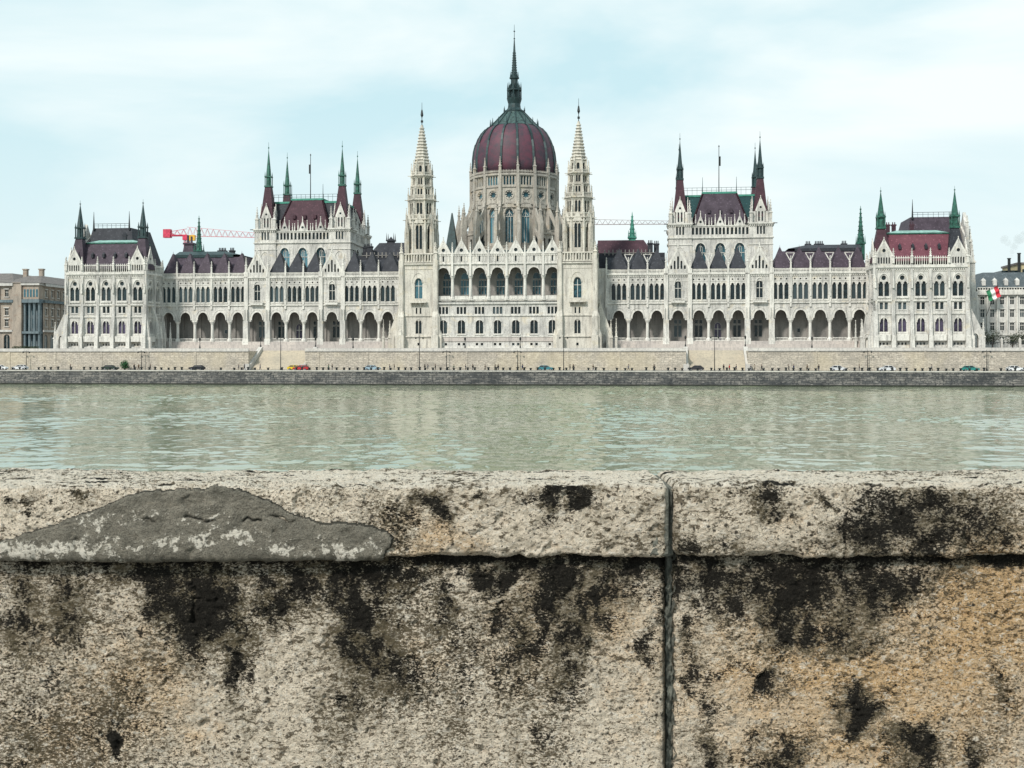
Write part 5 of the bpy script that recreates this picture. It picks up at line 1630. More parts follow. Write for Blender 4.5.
def crane(label, xm, v, zj, jib_to, cw_from, red, cab, h0=3.0, drop=0.0):
    e = far(empty('tower_crane')); tag(e, label, 'crane', 'tower cranes behind the parliament')
    b = MB(); mi = 0
    for a, c in ((-.8, -.8), (.8, -.8), (-.8, .8), (.8, .8)): b.bar((xm + a, v + c, 9.3), (xm + a, v + c, zj), .2, .2)
    z = 9.3
    while z < zj - 2.2:
        for yy in (-.8, .8):
            b.bar((xm - .8, v + yy, z), (xm + .8, v + yy, z + 2.2), .1); b.bar((xm - .8, v + yy, z), (xm + .8, v + yy, z), .1)
        z += 2.2
    b.build('mast', 'cranered' if red else 'cranewhite', e)
    b = MB(); lattice_jib(b, xm, jib_to, v, zj, zj - drop, h0, h0 * .45); b.build('jib', 'cranepink' if red else 'cranewhite', e)
    b = MB(); d = 1 if jib_to > xm else -1
    lattice_jib(b, xm, cw_from, v, zj, zj + .8, h0 * .8, .8); b.box(min(xm, cw_from), max(xm, cw_from), v - .6, v + .6, zj - .1, zj + .5); b.build('counter_jib', 'cranered' if red else 'cranewhite', e)
    b = MB(); x = cw_from; b.box(x - 1.4, x + 1.4, v - 1.0, v + 1.0, zj - .6, zj + 2.6); b.build('counterweight', 'cranered' if red else 'cranewhite', e)
    if cab:
        b = MB(); b.box(xm + 1.0, xm + 3.6, v - 1.6, v - .2, zj - 1.9, zj + .2); b.build('cab', 'cabyellow', e)
        b = MB(); b.box(xm - 1.3, xm + 1.3, v - 1.2, v + 1.2, zj - 1.6, zj + .2); b.build('slewing_ring', 'cranered', e)
crane('red tower crane with long pale jib behind the left arcade wing', -131.0, 90, 53.6, -101, -138.7, True, True, 3.4, 1.0)
crane('pale lattice crane whose jib spans behind the right wing between towers', 0.0, 130, 60.4, 54, -8, False, False, 2.6, .4)

# small dark roof tower under the crane
e = far(empty('roof_tower')); tag(e, 'small dark stepped roof turret below the red crane', 'turret')
q = MB(); q.frust((-121.6, -116.2, 60, 66), 40, (-120.4, -117.4, 61.4, 64.6), 47.6); q.box(-120.8, -117, 61, 65, 47.6, 48.2)
q.box(-119.9, -119.3, 62.6, 63.2, 48.2, 51); q.box(-118.6, -118.0, 62.6, 63.2, 48.2, 50.6); q.build('turret_roof', 'slate', e)
q = MB(); q.box(-121.6, -116.2, 60, 66, 9.3, 40); q.build('turret_wall', 'tan', e)

# flag on the right-hand building
M['flag_red'] = plain('flag_red', (0.55, 0.03, 0.05), 0.8); M['flag_white'] = plain('flag_white', (0.75, 0.75, 0.73), 0.8); M['flag_green'] = plain('flag_green', (0.03, 0.22, 0.10), 0.8)
e = far(empty('flag')); tag(e, 'red white and green flag slanting on a pole beside the right end block', 'flag')
q = MB(); q.bar((149.4, 44.6, 20.5), (152.4, 42.4, 30.0), .12); q.build('pole', 'iron', e)
q = MB()
nx, nz = 12, 6
o0 = Vector((151.0, 42.5, 29.6)); dw = Vector((-.72, .0, -.70)); dh = Vector((.62, 0.1, -.55)).normalized()
for j in range(3):
    for i in range(nx):
        P = []
        for (ii, jj) in ((i, j), (i + 1, j), (i + 1, j + 1), (i, j + 1)):
            a_ = ii / nx * 4.6; p = Vector((150.9, 42.5, 29.8)) + Vector((-.05, 0, -1)) * 0 + Vector((.30 * 0, 0, 0))
            p = Vector((152.3 - jj * 1.15, 42.5 + .25 * math.sin(ii * .9), 29.9 - jj * .55)) + Vector((.28, 0, -.96)) * a_ * .75
            P.append(tuple(p))
        q.add(P, [(0, 1, 2, 3)], j)
q.build('flag_cloth', ['flag_red', 'flag_white', 'flag_green'], e)

# trees, hedges
M['bark'] = plain('bark', (0.07, 0.055, 0.045), 0.9, 0, .3, 4)
M['leaf'] = plain('leaf_dark', (0.045, 0.06, 0.035), 0.8, 0, .5, 1.2, .2)
M['leaf2'] = plain('leaf_green', (0.04, 0.12, 0.05), 0.8, 0, .4, 1.2, .2)
def tree(u, v, z, h, label, mat='leaf', dense=1100, group='trees at the right end', lo=.25):
    e = far(empty('tree'), u, v, z); tag(e, label, 'tree', group)
    b = MB(); b.lathe(0, 0, [(.28, 0), (.18, h * .3), (.12, h * .55), (.03, h * .9)], 7)
    r = random.Random(int(u * 10))
    tips = []
    for k in range(9):
        a = r.uniform(0, 2 * PI); z0 = h * r.uniform(lo, .6); L = h * r.uniform(.22, .38)
        p = (L * math.cos(a), L * math.sin(a), z0 + L * .8)
        b.bar((0, 0, z0), p, .09); tips.append(p)
    b.build('trunk', 'bark', e)
    c = MB()
    cl_ = tips + ([(0, 0, h * .2), (h * .15, 0, h * .12), (-h * .15, 0, h * .12)] if lo < .1 else []) + [(0, 0, h * .85), (0, 0, h * .65)]
    for i in range(dense):
        q = r.choice(cl_); s_ = h * .13
        x, y, zz = (q[0] + r.gauss(0, s_), q[1] + r.gauss(0, s_), q[2] + r.gauss(0, s_))
        d = r.uniform(.12, .26)
        vv = [Vector((r.uniform(-1, 1), r.uniform(-1, 1), r.uniform(-1, 1))) * d for _ in range(3)]
        c.add([(x + w_.x, y + w_.y, max(.3, zz + w_.z)) for w_ in vv], [(0, 1, 2)])
    c.build('crown', mat, e)
for i, (u, v, h) in enumerate(((141.5, 20, 5.5), (146.0, 24, 6.5), (150.5, 20, 5.0), (155.5, 24, 6.5))):
    tree(u, v, 9.35, h, ['bushy dark tree against the right end block, first from the building', 'second dark tree from the right end block', 'third dark tree from the right end block', 'dark tree nearest the right picture edge'][i])
tree(-108.6, -12.5, 3.86, 2.5, 'small green shrub against the terrace wall below the left end block', 'leaf2', 1500, None, .02)
for i, u in enumerate((-172, -166)):
    e = far(empty('hedge')); tag(e, 'clipped dark green hedge before the brown palace, %s of the portico' % ('left' if i == 0 else 'in front'), 'hedge', None)
    c = MB(); r = random.Random(i)
    x0, x1 = ((-196, -174) if i == 0 else (-169, -160))
    c.box(x0 + .2, x1 - .2, 32.2, 33.2, 9.35, 10.7)
    for k in range(1800):
        x, y, z = r.uniform(x0, x1), r.uniform(31.9, 33.5), r.uniform(9.5, 11.2)
        vv = [Vector((r.uniform(-1, 1), r.uniform(-1, 1), r.uniform(-1, 1))) * .2 for _ in range(3)]
        c.add([(x + w_.x, y + w_.y, z + w_.z) for w_ in vv], [(0, 1, 2)])
    c.build('foliage', 'leaf2' if i == 0 else 'leaf', e)
e = far(empty('iron_fence')); tag(e, 'dark iron railing with lanterns right of the right end block', 'fence')
q = MB()
for k in range(56): q.box(138.9 + k * .4, 138.98 + k * .4, 8.96, 9.04, 9.35, 12.0)
q.box(138.9, 161, 8.93, 9.07, 11.6, 11.75); q.box(138.9, 161, 8.93, 9.07, 9.6, 9.7); q.build('railing', 'iron', e)
for k in range(5):
    q = MB(); x = 139.5 + k * 5; q.box(x - .3, x + .3, 8.7, 9.3, 9.35, 12.6); q.prism(x, 9, 12.6, 13.2, .45, .03, 4, PI / 4); q.build('fence_post', 'coping', e)

# ------------------------------------------------------------------ near bank: embankment, pavement, stone parapet
FY = 3.2                      # distance of the wall's face
def px_x(px): return (px - 512) / 1211 * FY
def py_z(py): return EYE + (357 - py) / 1211 * FY
ZT, ZB, ZG = py_z(484), py_z(558), 6.05
SEAM = px_x(671)
# stains on this wall: centre x, centre z, half sizes (m), strength; read as places on the stone
def blobs(lst): return [(px_x(a), py_z(b), c / 1211 * FY, d / 1211 * FY, e) for a, b, c, d, e in lst]
SOOT = blobs([(70, 690, 130, 100, .30), (480, 640, 150, 50, .30), (190, 600, 44, 46, 1.0), (165, 575, 60, 22, .8), (60, 620, 26, 60, .55), (18, 600, 30, 70, .55), (70, 680, 30, 60, .35), (340, 585, 75, 24, .85), (352, 600, 16, 50, .9), (375, 655, 34, 34, .75), (400, 690, 50, 30, .45), (345, 690, 14, 50, .4), (235, 640, 12, 60, .75), (265, 600, 30, 30, .5),
              (565, 600, 26, 62, 1.0), (545, 575, 60, 20, .8), (600, 596, 40, 34, .75), (622, 575, 40, 22, .8), (520, 640, 26, 60, .55), (440, 604, 14, 24, .7), (450, 570, 90, 12, .8), (560, 680, 24, 30, .6), (655, 640, 10, 40, .5),
              (720, 580, 60, 24, .8), (800, 585, 80, 30, .9), (880, 590, 70, 28, .8), (940, 580, 40, 22, .6), (780, 625, 22, 34, .8), (832, 630, 40, 26, .6), (690, 640, 12, 90, .5), (720, 610, 26, 30, .5), (865, 720, 22, 20, .9), (925, 750, 28, 18, .8), (985, 755, 20, 14, .6), (775, 690, 16, 12, .7), (705, 700, 16, 60, .45), (790, 755, 40, 14, .6),
              (115, 740, 6, 14, .9), (105, 700, 30, 60, .3), (545, 720, 24, 50, .35), (460, 700, 10, 60, .35), (330, 740, 30, 40, .3), (30, 740, 24, 40, .3), (740, 660, 20, 10, .4), (1010, 690, 8, 20, .4), (710, 760, 20, 16, .6)])
SOOTC = blobs([(425, 500, 18, 12, .9), (398, 516, 22, 20, .55), (440, 520, 10, 20, .6), (563, 496, 24, 8, 1.0), (540, 500, 22, 12, .5), (485, 494, 12, 5, .6), (768, 508, 18, 22, .7), (920, 520, 70, 30, .85), (870, 535, 40, 26, .8), (985, 530, 40, 26, .7), (960, 500, 60, 12, .6), (80, 498, 8, 6, .8), (24, 500, 8, 6, .8), (10, 500, 6, 6, .8), (820, 500, 10, 8, .6), (638, 510, 8, 6, .5), (700, 545, 60, 12, .5), (820, 548, 40, 8, .5), (335, 500, 10, 4, .4), (360, 488, 30, 3, .5), (395, 478, 14, 2, .7)])
OCHRE = blobs([(870, 680, 190, 70, .75), (960, 640, 90, 90, .7), (90, 700, 90, 80, .3), (130, 690, 70, 60, .55), (60, 740, 60, 40, .5), (40, 640, 40, 60, .35), (180, 740, 40, 30, .4), (420, 655, 24, 30, .4), (610, 620, 40, 40, .6), (530, 640, 40, 60, .5), (430, 545, 50, 16, .6), (400, 525, 20, 20, .5), (470, 515, 16, 8, .4),
               (990, 610, 60, 70, 1.0), (960, 680, 90, 70, .8), (870, 680, 120, 40, .85), (800, 610, 50, 50, .55), (850, 750, 140, 30, .7), (740, 655, 40, 20, .5), (980, 750, 60, 40, .6), (750, 750, 40, 30, .5), (790, 515, 20, 24, .35), (985, 545, 60, 20, .5)])
def field(bl, X, Z, warp=True):
    wx = fbm(X * 9, Z * 9, 3, 4) * .05; wz = fbm(X * 9, Z * 9, 33, 4) * .07
    s = np.zeros_like(X)
    for cx, cz, rx, rz, k in bl:
        d = ((X + wx - cx) / (rx * 1.15)) ** 2 + ((Z + wz - cz) / (rz * 1.15)) ** 2
        s = np.maximum(s, k * np.exp(-d * .75))
    if bl is SOOT:
        run = fbm((X + wx) * 22, Z * 5, 951, 4, .6) + .8 * fbm(X * 9, Z * 3, 957, 3)
        s = np.clip(s * (1.0 + .42 * run), 0, 1)
    # other stretches of the wall carry the same kind of marks, out of this picture
    out = sstep(1.36, 1.6, np.abs(X))
    g_ = fbm(X * 2.2 + 7, Z * 1.2, 91, 4) * 1.5 + .15
    return np.clip(s * (1 - out) + np.clip(g_, 0, 1) * out * .8, 0, 1)
PATCH = [(px_x(a), py_z(b)) for a, b in [(-40, 556), (0, 541), (28, 533), (50, 525), (80, 515), (100, 507), (130, 493), (160, 490), (190, 488), (225, 487), (245, 491), (270, 500), (290, 510), (302, 517), (320, 522), (350, 524), (375, 526), (387, 530), (392, 538), (390, 548), (384, 556), (372, 566), (-40, 566)]]
def inpoly(X, Z, poly):
    ins = np.zeros(X.shape, bool)
    n = len(poly)
    for i in range(n):
        x0, z0 = poly[i]; x1, z1 = poly[(i + 1) % n]
        c = ((z0 > Z) != (z1 > Z)) & (X < (x1 - x0) * (Z - z0) / (z1 - z0 + 1e-12) + x0)
        ins ^= c
    return ins
EFF = blobs([(165, 541, 9, 5, 1), (200, 540, 12, 7, 1), (237, 534, 9, 7, 1), (60, 548, 60, 7, .9), (95, 522, 10, 8, .8), (20, 550, 30, 8, .9), (280, 547, 16, 6, .9), (345, 550, 26, 5, .9), (105, 543, 14, 8, .7), (130, 549, 14, 6, .8), (212, 519, 8, 4, .8), (262, 531, 4, 4, .7), (300, 553, 30, 3, .7), (325, 540, 5, 4, .5), (150, 516, 40, 2, .6), (180, 517, 30, 2, .5), (375, 545, 8, 8, .5)])

def grid_object(name, X, Y, Z, attrs, mat, parent):
    ns, nx = X.shape
    co = np.stack([X, Y, Z], -1).reshape(-1, 3).astype(np.float32)
    idx = np.arange(ns * nx).reshape(ns, nx)
    q = np.stack([idx[:-1, :-1], idx[:-1, 1:], idx[1:, 1:], idx[1:, :-1]], -1).reshape(-1, 4)
    return raw_mesh(name, co, q, attrs, mat, parent)
def raw_mesh(name, co, q, attrs, mat, parent):
    me = bpy.data.meshes.new(name)
    me.vertices.add(len(co)); me.vertices.foreach_set('co', co.ravel())
    me.loops.add(q.size); me.loops.foreach_set('vertex_index', q.ravel().astype(np.int32))
    me.polygons.add(len(q))
    me.polygons.foreach_set('loop_start', np.arange(0, q.size, 4, dtype=np.int32))
    me.update(calc_edges=True)
    me.polygons.foreach_set('use_smooth', np.ones(len(q), bool))
    ca = me.color_attributes.new('marks', 'FLOAT_COLOR', 'POINT')
    a = np.ones((len(co), 4), np.float32)
    for i, f_ in enumerate(attrs): a[:, i] = f_.reshape(-1)
    ca.data.foreach_set('color', a.ravel())
    me.materials.append(mat); me.validate(); me.update()
    o = bpy.data.objects.new(name, me); COL.objects.link(o); o.parent = parent
    return o

def parapet_stone(name, cement=False):
    m, t, b = newmat(name)
    v = coords(t)
    at = nn(t, 'ShaderNodeAttribute'); at.attribute_name = 'marks'
    sc = nn(t, 'ShaderNodeSeparateColor'); t.links.new(at.outputs['Color'], sc.inputs[0])
    soot, ochre, extra = sc.outputs[0], sc.outputs[1], sc.outputs[2]
    n_big = noise(t, v, 3.0, 5, 0.6)
    n_mid = noise(t, v, 22, 5, 0.65)
    n_fine = noise(t, v, 95, 4, 0.7)
    n_grit = noise(t, v, 330, 3, 0.7)
    if cement:
        base = mixc(t, ramp(t, n_mid, [(0.35, g3(0)), (0.65, g3(1))]), (0.18, 0.17, 0.14), (0.34, 0.315, 0.26))
        base = mixc(t, ramp(t, n_grit, [(0.5, g3(0)), (0.6, g3(0.6))]), base, (0.05, 0.048, 0.04))
        base = mixc(t, ramp(t, noise(t, coords(t, (1, 1, 4)), 26, 5, 0.7, 1.0), [(0.56, g3(0)), (0.64, g3(0.6))]), base, (0.34, 0.31, 0.25))
        e_ = math_(t, 'ADD', extra, math_(t, 'MULTIPLY', math_(t, 'SUBTRACT', n_fine, 0.5), 2.4))
        base = mixc(t, ramp(t, e_, [(0.42, g3(0)), (0.62, g3(0.9))]), base, (0.85, 0.80, 0.70))
        base = mixc(t, ramp(t, math_(t, 'ADD', soot, math_(t, 'MULTIPLY', math_(t, 'SUBTRACT', n_mid, 0.5), 1.2)), [(0.5, g3(0)), (0.75, g3(0.8))]), base, (0.03, 0.03, 0.026))
    else:
        va_ = coords(t, (1, 1, 1.8))
        n_g = noise(t, va_, 120, 5, 0.75, 0.3)
        n_p = noise(t, v, 1.3, 4, 0.6)
        base = mixc(t, ramp(t, n_big, [(0.35, g3(0)), (0.65, g3(1))]), (0.90, 0.79, 0.64), (0.78, 0.68, 0.545))
        base = mixc(t, ramp(t, n_mid, [(0.38, g3(0.5)), (0.48, g3(0))]), base, (0.42, 0.36, 0.27))
        # pale cream top, with the light falling on it painted in
        base = mixc(t, math_(t, 'MULTIPLY', extra, ramp(t, n_mid, [(0.35, g3(0.3)), (0.55, g3(0.85))])), base, (0.82, 0.75, 0.64))
        # iron staining
        oc_ = math_(t, 'ADD', ochre, math_(t, 'MULTIPLY', math_(t, 'SUBTRACT', n_mid, 0.5), 1.2))
        base = mixc(t, ramp(t, oc_, [(0.2, g3(0)), (0.8, g3(0.8))]), base, (0.68, 0.42, 0.18))
        # crisp light and dark grain, denser where the stone is grimy
        gd = math_(t, 'ADD', n_g, math_(t, 'ADD', math_(t, 'MULTIPLY', math_(t, 'SUBTRACT', n_p, 0.5), 0.5), math_(t, 'MULTIPLY', soot, 0.20)))
        base = mixc(t, ramp(t, gd, [(0.575, g3(0)), (0.61, g3(0.9))]), base, (0.10, 0.077, 0.045))
        n_c = noise(t, coords(t, (1, 1, 1.9)), 48, 3, 0.6, 0.5)
        cd = math_(t, 'ADD', n_c, math_(t, 'ADD', math_(t, 'MULTIPLY', math_(t, 'SUBTRACT', n_big, 0.5), 0.35), math_(t, 'MULTIPLY', soot, 0.10)))
        base = mixc(t, ramp(t, cd, [(0.60, g3(0)), (0.635, g3(0.85))]), base, (0.085, 0.064, 0.036))
        base = mixc(t, ramp(t, n_c, [(0.37, g3(0.6)), (0.41, g3(0))]), base, (0.93, 0.87, 0.76))
        base = mixc(t, ramp(t, n_g, [(0.36, g3(0.75)), (0.44, g3(0))]), base, (0.80, 0.75, 0.65))
        base = mixc(t, ramp(t, math_(t, 'ADD', n_grit, math_(t, 'MULTIPLY', soot, 0.1)), [(0.60, g3(0)), (0.64, g3(0.7))]), base, (0.075, 0.065, 0.05))
        # grey-green algae haze near the soot
        al = math_(t, 'ADD', soot, math_(t, 'ADD', math_(t, 'MULTIPLY', math_(t, 'SUBTRACT', n_big, 0.5), 1.0), math_(t, 'MULTIPLY', math_(t, 'SUBTRACT', n_g, 0.5), 1.2)))
        base = mixc(t, ramp(t, al, [(0.24, g3(0)), (0.58, g3(0.66))]), base, (0.15, 0.125, 0.08))
        # black crust breaking up into grains
        mot = math_(t, 'ADD', math_(t, 'MULTIPLY', math_(t, 'SUBTRACT', n_mid, 0.5), 1.7), math_(t, 'MULTIPLY', math_(t, 'SUBTRACT', n_g, 0.5), 2.0))
        so_ = math_(t, 'ADD', math_(t, 'MULTIPLY', soot, 0.86), math_(t, 'ADD', mot, math_(t, 'MULTIPLY', math_(t, 'SUBTRACT', noise(t, v, 9, 3, 0.6), 0.5), 1.0)))
        crust = mixc(t, ramp(t, n_grit, [(0.45, g3(0)), (0.6, g3(1))]), (0.006, 0.0055, 0.005), (0.026, 0.024, 0.02))
        base = mixc(t, ramp(t, so_, [(0.42, g3(0)), (0.50, g3(0.6)), (0.60, g3(0.97))]), base, crust)
        # pores of two sizes
        for s_, lo, hi, k in ((30, .11, .19, .92), (85, .15, .26, .8)):
            vo = nn(t, 'ShaderNodeTexVoronoi', Scale=s_, Randomness=1.0)
            wv = nn(t, 'ShaderNodeVectorMath', operation='MULTIPLY_ADD')
            nz_ = nn(t, 'ShaderNodeTexNoise', Scale=s_ * .8, Detail=2.0); t.links.new(v, nz_.inputs['Vector'])
            t.links.new(nz_.outputs['Color'], wv.inputs[0]); wv.inputs[1].default_value = (.7 / s_, .7 / s_, .7 / s_); t.links.new(v, wv.inputs[2])
            t.links.new(wv.outputs[0], vo.inputs['Vector'])
            cn_ = noise(t, v, 7.0, 3, .6)
            pf = math_(t, 'MULTIPLY', ramp(t, vo.outputs['Distance'], [(lo, g3(k)), (hi, g3(0))]), ramp(t, cn_, [(.40, g3(0)), (.54, g3(1))]))
            base = mixc(t, pf, base, (0.045, 0.04, 0.032))
    t.links.new(base, b.inputs['Base Color'])
    b.inputs['Roughness'].default_value = 0.92
    b.inputs['Specular IOR Level'].default_value = 0.15
    h = math_(t, 'ADD', math_(t, 'MULTIPLY', n_fine, 1.0), math_(t, 'ADD', math_(t, 'MULTIPLY', n_grit, 0.6), math_(t, 'MULTIPLY', n_mid, 1.2)))
    bump(t, b, h, 1.0, 0.016)
    return m
M['parapet'] = parapet_stone('parapet_limestone')
M['cement'] = parapet_stone('cement_repair', True)
def mortar():
    m, t, b = newmat('grey_mortar')
    v = coords(t)
    n1 = noise(t, v, 30, 5, .6); n2 = noise(t, v, 220, 3, .7)
    base = mixc(t, ramp(t, n1, [(0.35, g3(0)), (0.65, g3(1))]), (0.085, 0.09, 0.075), (0.21, 0.215, 0.18))
    base = mixc(t, ramp(t, n2, [(0.5, g3(0)), (0.7, g3(0.5))]), base, (0.05, 0.05, 0.045))
    t.links.new(base, b.inputs['Base Color']); b.inputs['Roughness'].default_value = .95
    bump(t, b, math_(t, 'ADD', n2, n1), 1.0, .012)
    return m
M['mortar'] = mortar()

parapet = tag(empty('stone_parapet'), 'weathered limestone river parapet in the foreground, black crusted below its overhanging coping', 'stone parapet')
def xs_for(x0, x1, fine):
    n = max(8, int((x1 - x0) / (0.0032 if fine else 0.014)))
    return np.linspace(x0, x1, n)
def relief(X, S, seed, soot):
    d = fbm(X * 2.3, S * 2.3, seed, 3) * .009 + fbm(X * 14, S * 14, seed + 50, 4, .55) * .0062 + fbm(X * 55, S * 70, seed + 80, 3, .6) * .0036
    pit = fbm(X * 45, S * 45, seed + 120, 3, .5)
    d -= sstep(.30, .55, pit) * .005
    p2 = fbm(X * 17 + 5, S * 17, seed + 140, 3, .5)
    d -= sstep(.42, .62, p2) * .010
    d -= soot * np.clip(fbm(X * 30, S * 30, seed + 160, 3, .6) + .1, 0, 1) * .011
    return d
def coping_block(x0, x1, fine, seed):
    xs = xs_for(x0, x1, fine)
    T_ = ZT - ZB; D_ = .40; r = .016
    st = .0032 if fine else .014
    # cross-section: underside, front (slightly bellied), rounded arris, top, back
    pts = []
    def seg(p, q):
        n = max(2, int(math.hypot(q[0] - p[0], q[1] - p[1]) / st))
        for i in range(n): pts.append((p[0] + (q[0] - p[0]) * i / n, p[1] + (q[1] - p[1]) * i / n))
    def arc(cy, cz, a0, a1, rr):
        n = max(3, int(abs(a1 - a0) * rr / st))
        for i in range(n):
            a = a0 + (a1 - a0) * i / n; pts.append((cy + rr * math.cos(a), cz + rr * math.sin(a)))
    seg((FY + .06, ZB), (FY + r, ZB)); arc(FY + r, ZB + r, -PI / 2, -PI, r)
    seg((FY, ZB + r), (FY, ZT - r)); arc(FY + r, ZT - r, PI, PI / 2, r)
    seg((FY + r, ZT), (FY + D_ - r, ZT)); arc(FY + D_ - r, ZT - r, PI / 2, 0, r)
    seg((FY + D_, ZT - r), (FY + D_, ZB)); pts.append((FY + D_, ZB))
    pts_ = np.array(pts)
    tan = np.gradient(pts_, axis=0); tan /= np.linalg.norm(tan, axis=1)[:, None] + 1e-9
    nor = np.stack([-tan[:, 1], tan[:, 0]], 1)      # outward for this winding
    Yp = pts_[:, 0][:, None] + 0 * xs[None]; Zp = pts_[:, 1][:, None] + 0 * xs[None]; X = xs[None] + 0 * Yp
    S = np.concatenate([[0], np.cumsum(np.linalg.norm(np.diff(pts_, axis=0), axis=1))])[:, None] + 0 * X
    front = (pts_[:, 0] < FY + .03)[:, None] & np.ones_like(X, bool)
    soot = field(SOOTC, X, Zp) * front
    top = (pts_[:, 1] > ZT - .004)[:, None] & np.ones_like(X, bool)
    ochre = field(OCHRE, X, Zp) * front
    # lichen streaks on the top
    tl = np.clip(fbm(X * 5, Yp * 26, seed + 9, 4) * 1.9 - .15, 0, 1) * top
    soot = np.where(top, np.clip(tl, 0, .75), soot)
    d = relief(X, S, seed, soot)
    # end arrises of the block worn round
    e = np.minimum(X - x0, x1 - X)
    d -= .03 * np.exp(-(e / .007) ** 1.3)
    # bites out of lower and upper front edges
    low = np.exp(-((S - .05) / .03) ** 2)
    d -= low * np.clip(fbm(X * 5, X * 0 + 2.2, seed + 21, 4) * 1.0 + .05, 0, 1) * .03
    edge = np.exp(-(((Zp - ZT) / .02) ** 2)) * (Yp < FY + .06)
    d -= edge * np.clip(fbm(X * 7, X * 0 + 5.1, seed + 31, 4), 0, 1) * .035
    # hairline crack right of the joint
    for cx, amp in ((px_x(846), .3), (-2.9, .6)):
        wob = fbm(Zp * 16, S * 0 + 1.3, 71, 3) * .012
        crk = np.exp(-((X - cx - wob) / .0035) ** 2) * amp
        d -= crk * .014; soot = np.clip(soot + crk * .5 * front, 0, 1)
    inside = inpoly(X + fbm(X * 16, Zp * 16, 511, 4, .6) * .010, Zp + fbm(X * 16, Zp * 16, 531, 4, .6) * .007, PATCH) & front
    X2 = X.copy()
    Y = Yp + nor[:, 0][:, None] * d; Z = Zp + nor[:, 1][:, None] * d
    Z = Z + fbm(X * .9, X * 0 + .4, 77, 2) * .006
    lit_top = np.where(top | (Zp > ZT - .012), 1.0, 0.0) * (1 - np.clip(soot * 1.2, 0, 1))  # mask for the cream top and the light painted on it
    lit_top = np.maximum(lit_top, 0)
    if fine:
        # slab of grey cement repairing the front edge: its own mesh, proud of the stone
        A = inside
        if A.any():
            ns, nx = X.shape
            q = (A[:-1, :-1] | A[:-1, 1:] | A[1:, 1:] | A[1:, :-1])
            # distance-like falloff from patch border by repeated erosion
            dist = A.astype(float); cur = A.copy()
            for k in range(5):
                er = cur.copy(); er[1:] &= cur[:-1]; er[:-1] &= cur[1:]; er[:, 1:] &= cur[:, :-1]; er[:, :-1] &= cur[:, 1:]
                cur = er; dist += cur
            lift = np.where(A, -.003 + .006 * np.minimum(dist / 3, 1), -.012)
            dd = relief(X, S, seed, soot * 0) * .45 + fbm(X * 3, S * 3, 311, 3) * .006 + np.abs(fbm(X * 9, S * 13, 351, 3)) * .006 + fbm(X * 22, S * 22, 313, 3) * .0022 + fbm(X * 90, S * 90, 315, 2) * .0010
            # horizontal scar line across the repair
            scar = np.exp(-((Zp - (py_z(519) + fbm(X * 9, X * 0, 317, 4, .6) * .03)) / .0035) ** 2) * sstep(px_x(120), px_x(160), X) * (1 - sstep(px_x(280), px_x(310), X)) * sstep(-.25, .1, fbm(X * 14, X * 0, 327, 2))
            dd = dd - scar * .009
            dd = dd + lift + .006
            Yc = Yp + nor[:, 0][:, None] * dd; Zc = Zp + nor[:, 1][:, None] * dd
            idx = np.arange(ns * nx).reshape(ns, nx)
            Q = np.stack([idx[:-1, :-1], idx[:-1, 1:], idx[1:, 1:], idx[1:, :-1]], -1)[q]
            used = np.unique(Q); remap = np.zeros(ns * nx, int); remap[used] = np.arange(len(used))
            co = np.stack([X, Yc, Zc], -1).reshape(-1, 3)[used].astype(np.float32)
            eff = np.zeros_like(X)
            wx_ = fbm(X * 22, Zp * 22, 411, 4, .6) * .05; wz_ = fbm(X * 22, Zp * 22, 431, 4, .6) * .035
            for cx, cz, rx, rz, k in EFF:
                eff = np.maximum(eff, k * .85 * np.exp(-(((X + wx_ - cx) / rx) ** 2 + ((Zp + wz_ - cz) / rz) ** 2) * .7))
            sc_ = np.clip(scar * 1.0 + .35 * np.clip(fbm(X * 8, S * 8, 319, 3), 0, 1) + (dist <= 1) * .9, 0, 1)
            raw_mesh('cement_patch', co, remap[Q], [sc_.reshape(-1)[used], 0 * sc_.reshape(-1)[used], eff.reshape(-1)[used]], M['cement'], parapet)
    return grid_object('coping_stone', X, Y, Z, [soot, ochre, lit_top], M['parapet'], parapet)
def face_block(x0, x1, fine, seed):
    xs = xs_for(x0, x1, fine)
    st = .0032 if fine else .014
    z0 = ZG - .1 if not fine else 6.40
    zs = np.linspace(z0, ZB + .02, max(10, int((ZB - z0) / st)))
    X, Z = np.meshgrid(xs, zs)
    soot = field(SOOT, X, Z)
    under = np.exp(-((ZB - Z) / .032) ** 2) * (.85 + .9 * fbm(X * 6, X * 0 + 3.3, 55, 4))  # crust plus the coping's shade, painted as a dark band beneath it
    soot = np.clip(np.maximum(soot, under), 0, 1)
    ochre = field(OCHRE, X, Z)
    d = relief(X, Z, seed + 400, soot)
    e = np.minimum(X - x0, x1 - X)
    d -= .022 * np.exp(-(e / .007) ** 1.2)
    Y = FY + .040 - d
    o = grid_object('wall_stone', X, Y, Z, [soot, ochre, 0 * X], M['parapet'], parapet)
    if fine:      # lower course down to the pavement, coarser
        zs = np.linspace(ZG - .1, 6.385, 30); xs2 = np.linspace(x0, x1, 200)
        X, Z = np.meshgrid(xs2, zs); so = field(SOOT, X, Z)
        grid_object('wall_stone', X, FY + .038 - relief(X, Z, seed + 500, so), Z, [so, field(OCHRE, X, Z), 0 * X], M['parapet'], parapet)
    return o
GAP = .0085
cuts = [-8.5, -6.3, -4.1, -1.9, SEAM, 2.75, 5.0, 7.2]
for i in range(len(cuts) - 1):
    fine = i in (3, 4)
    coping_block(cuts[i] + GAP / 2, cuts[i + 1] - GAP / 2, fine, 100 + i * 13)
    face_block(cuts[i] + GAP, cuts[i + 1] - GAP, fine, 200 + i * 17)
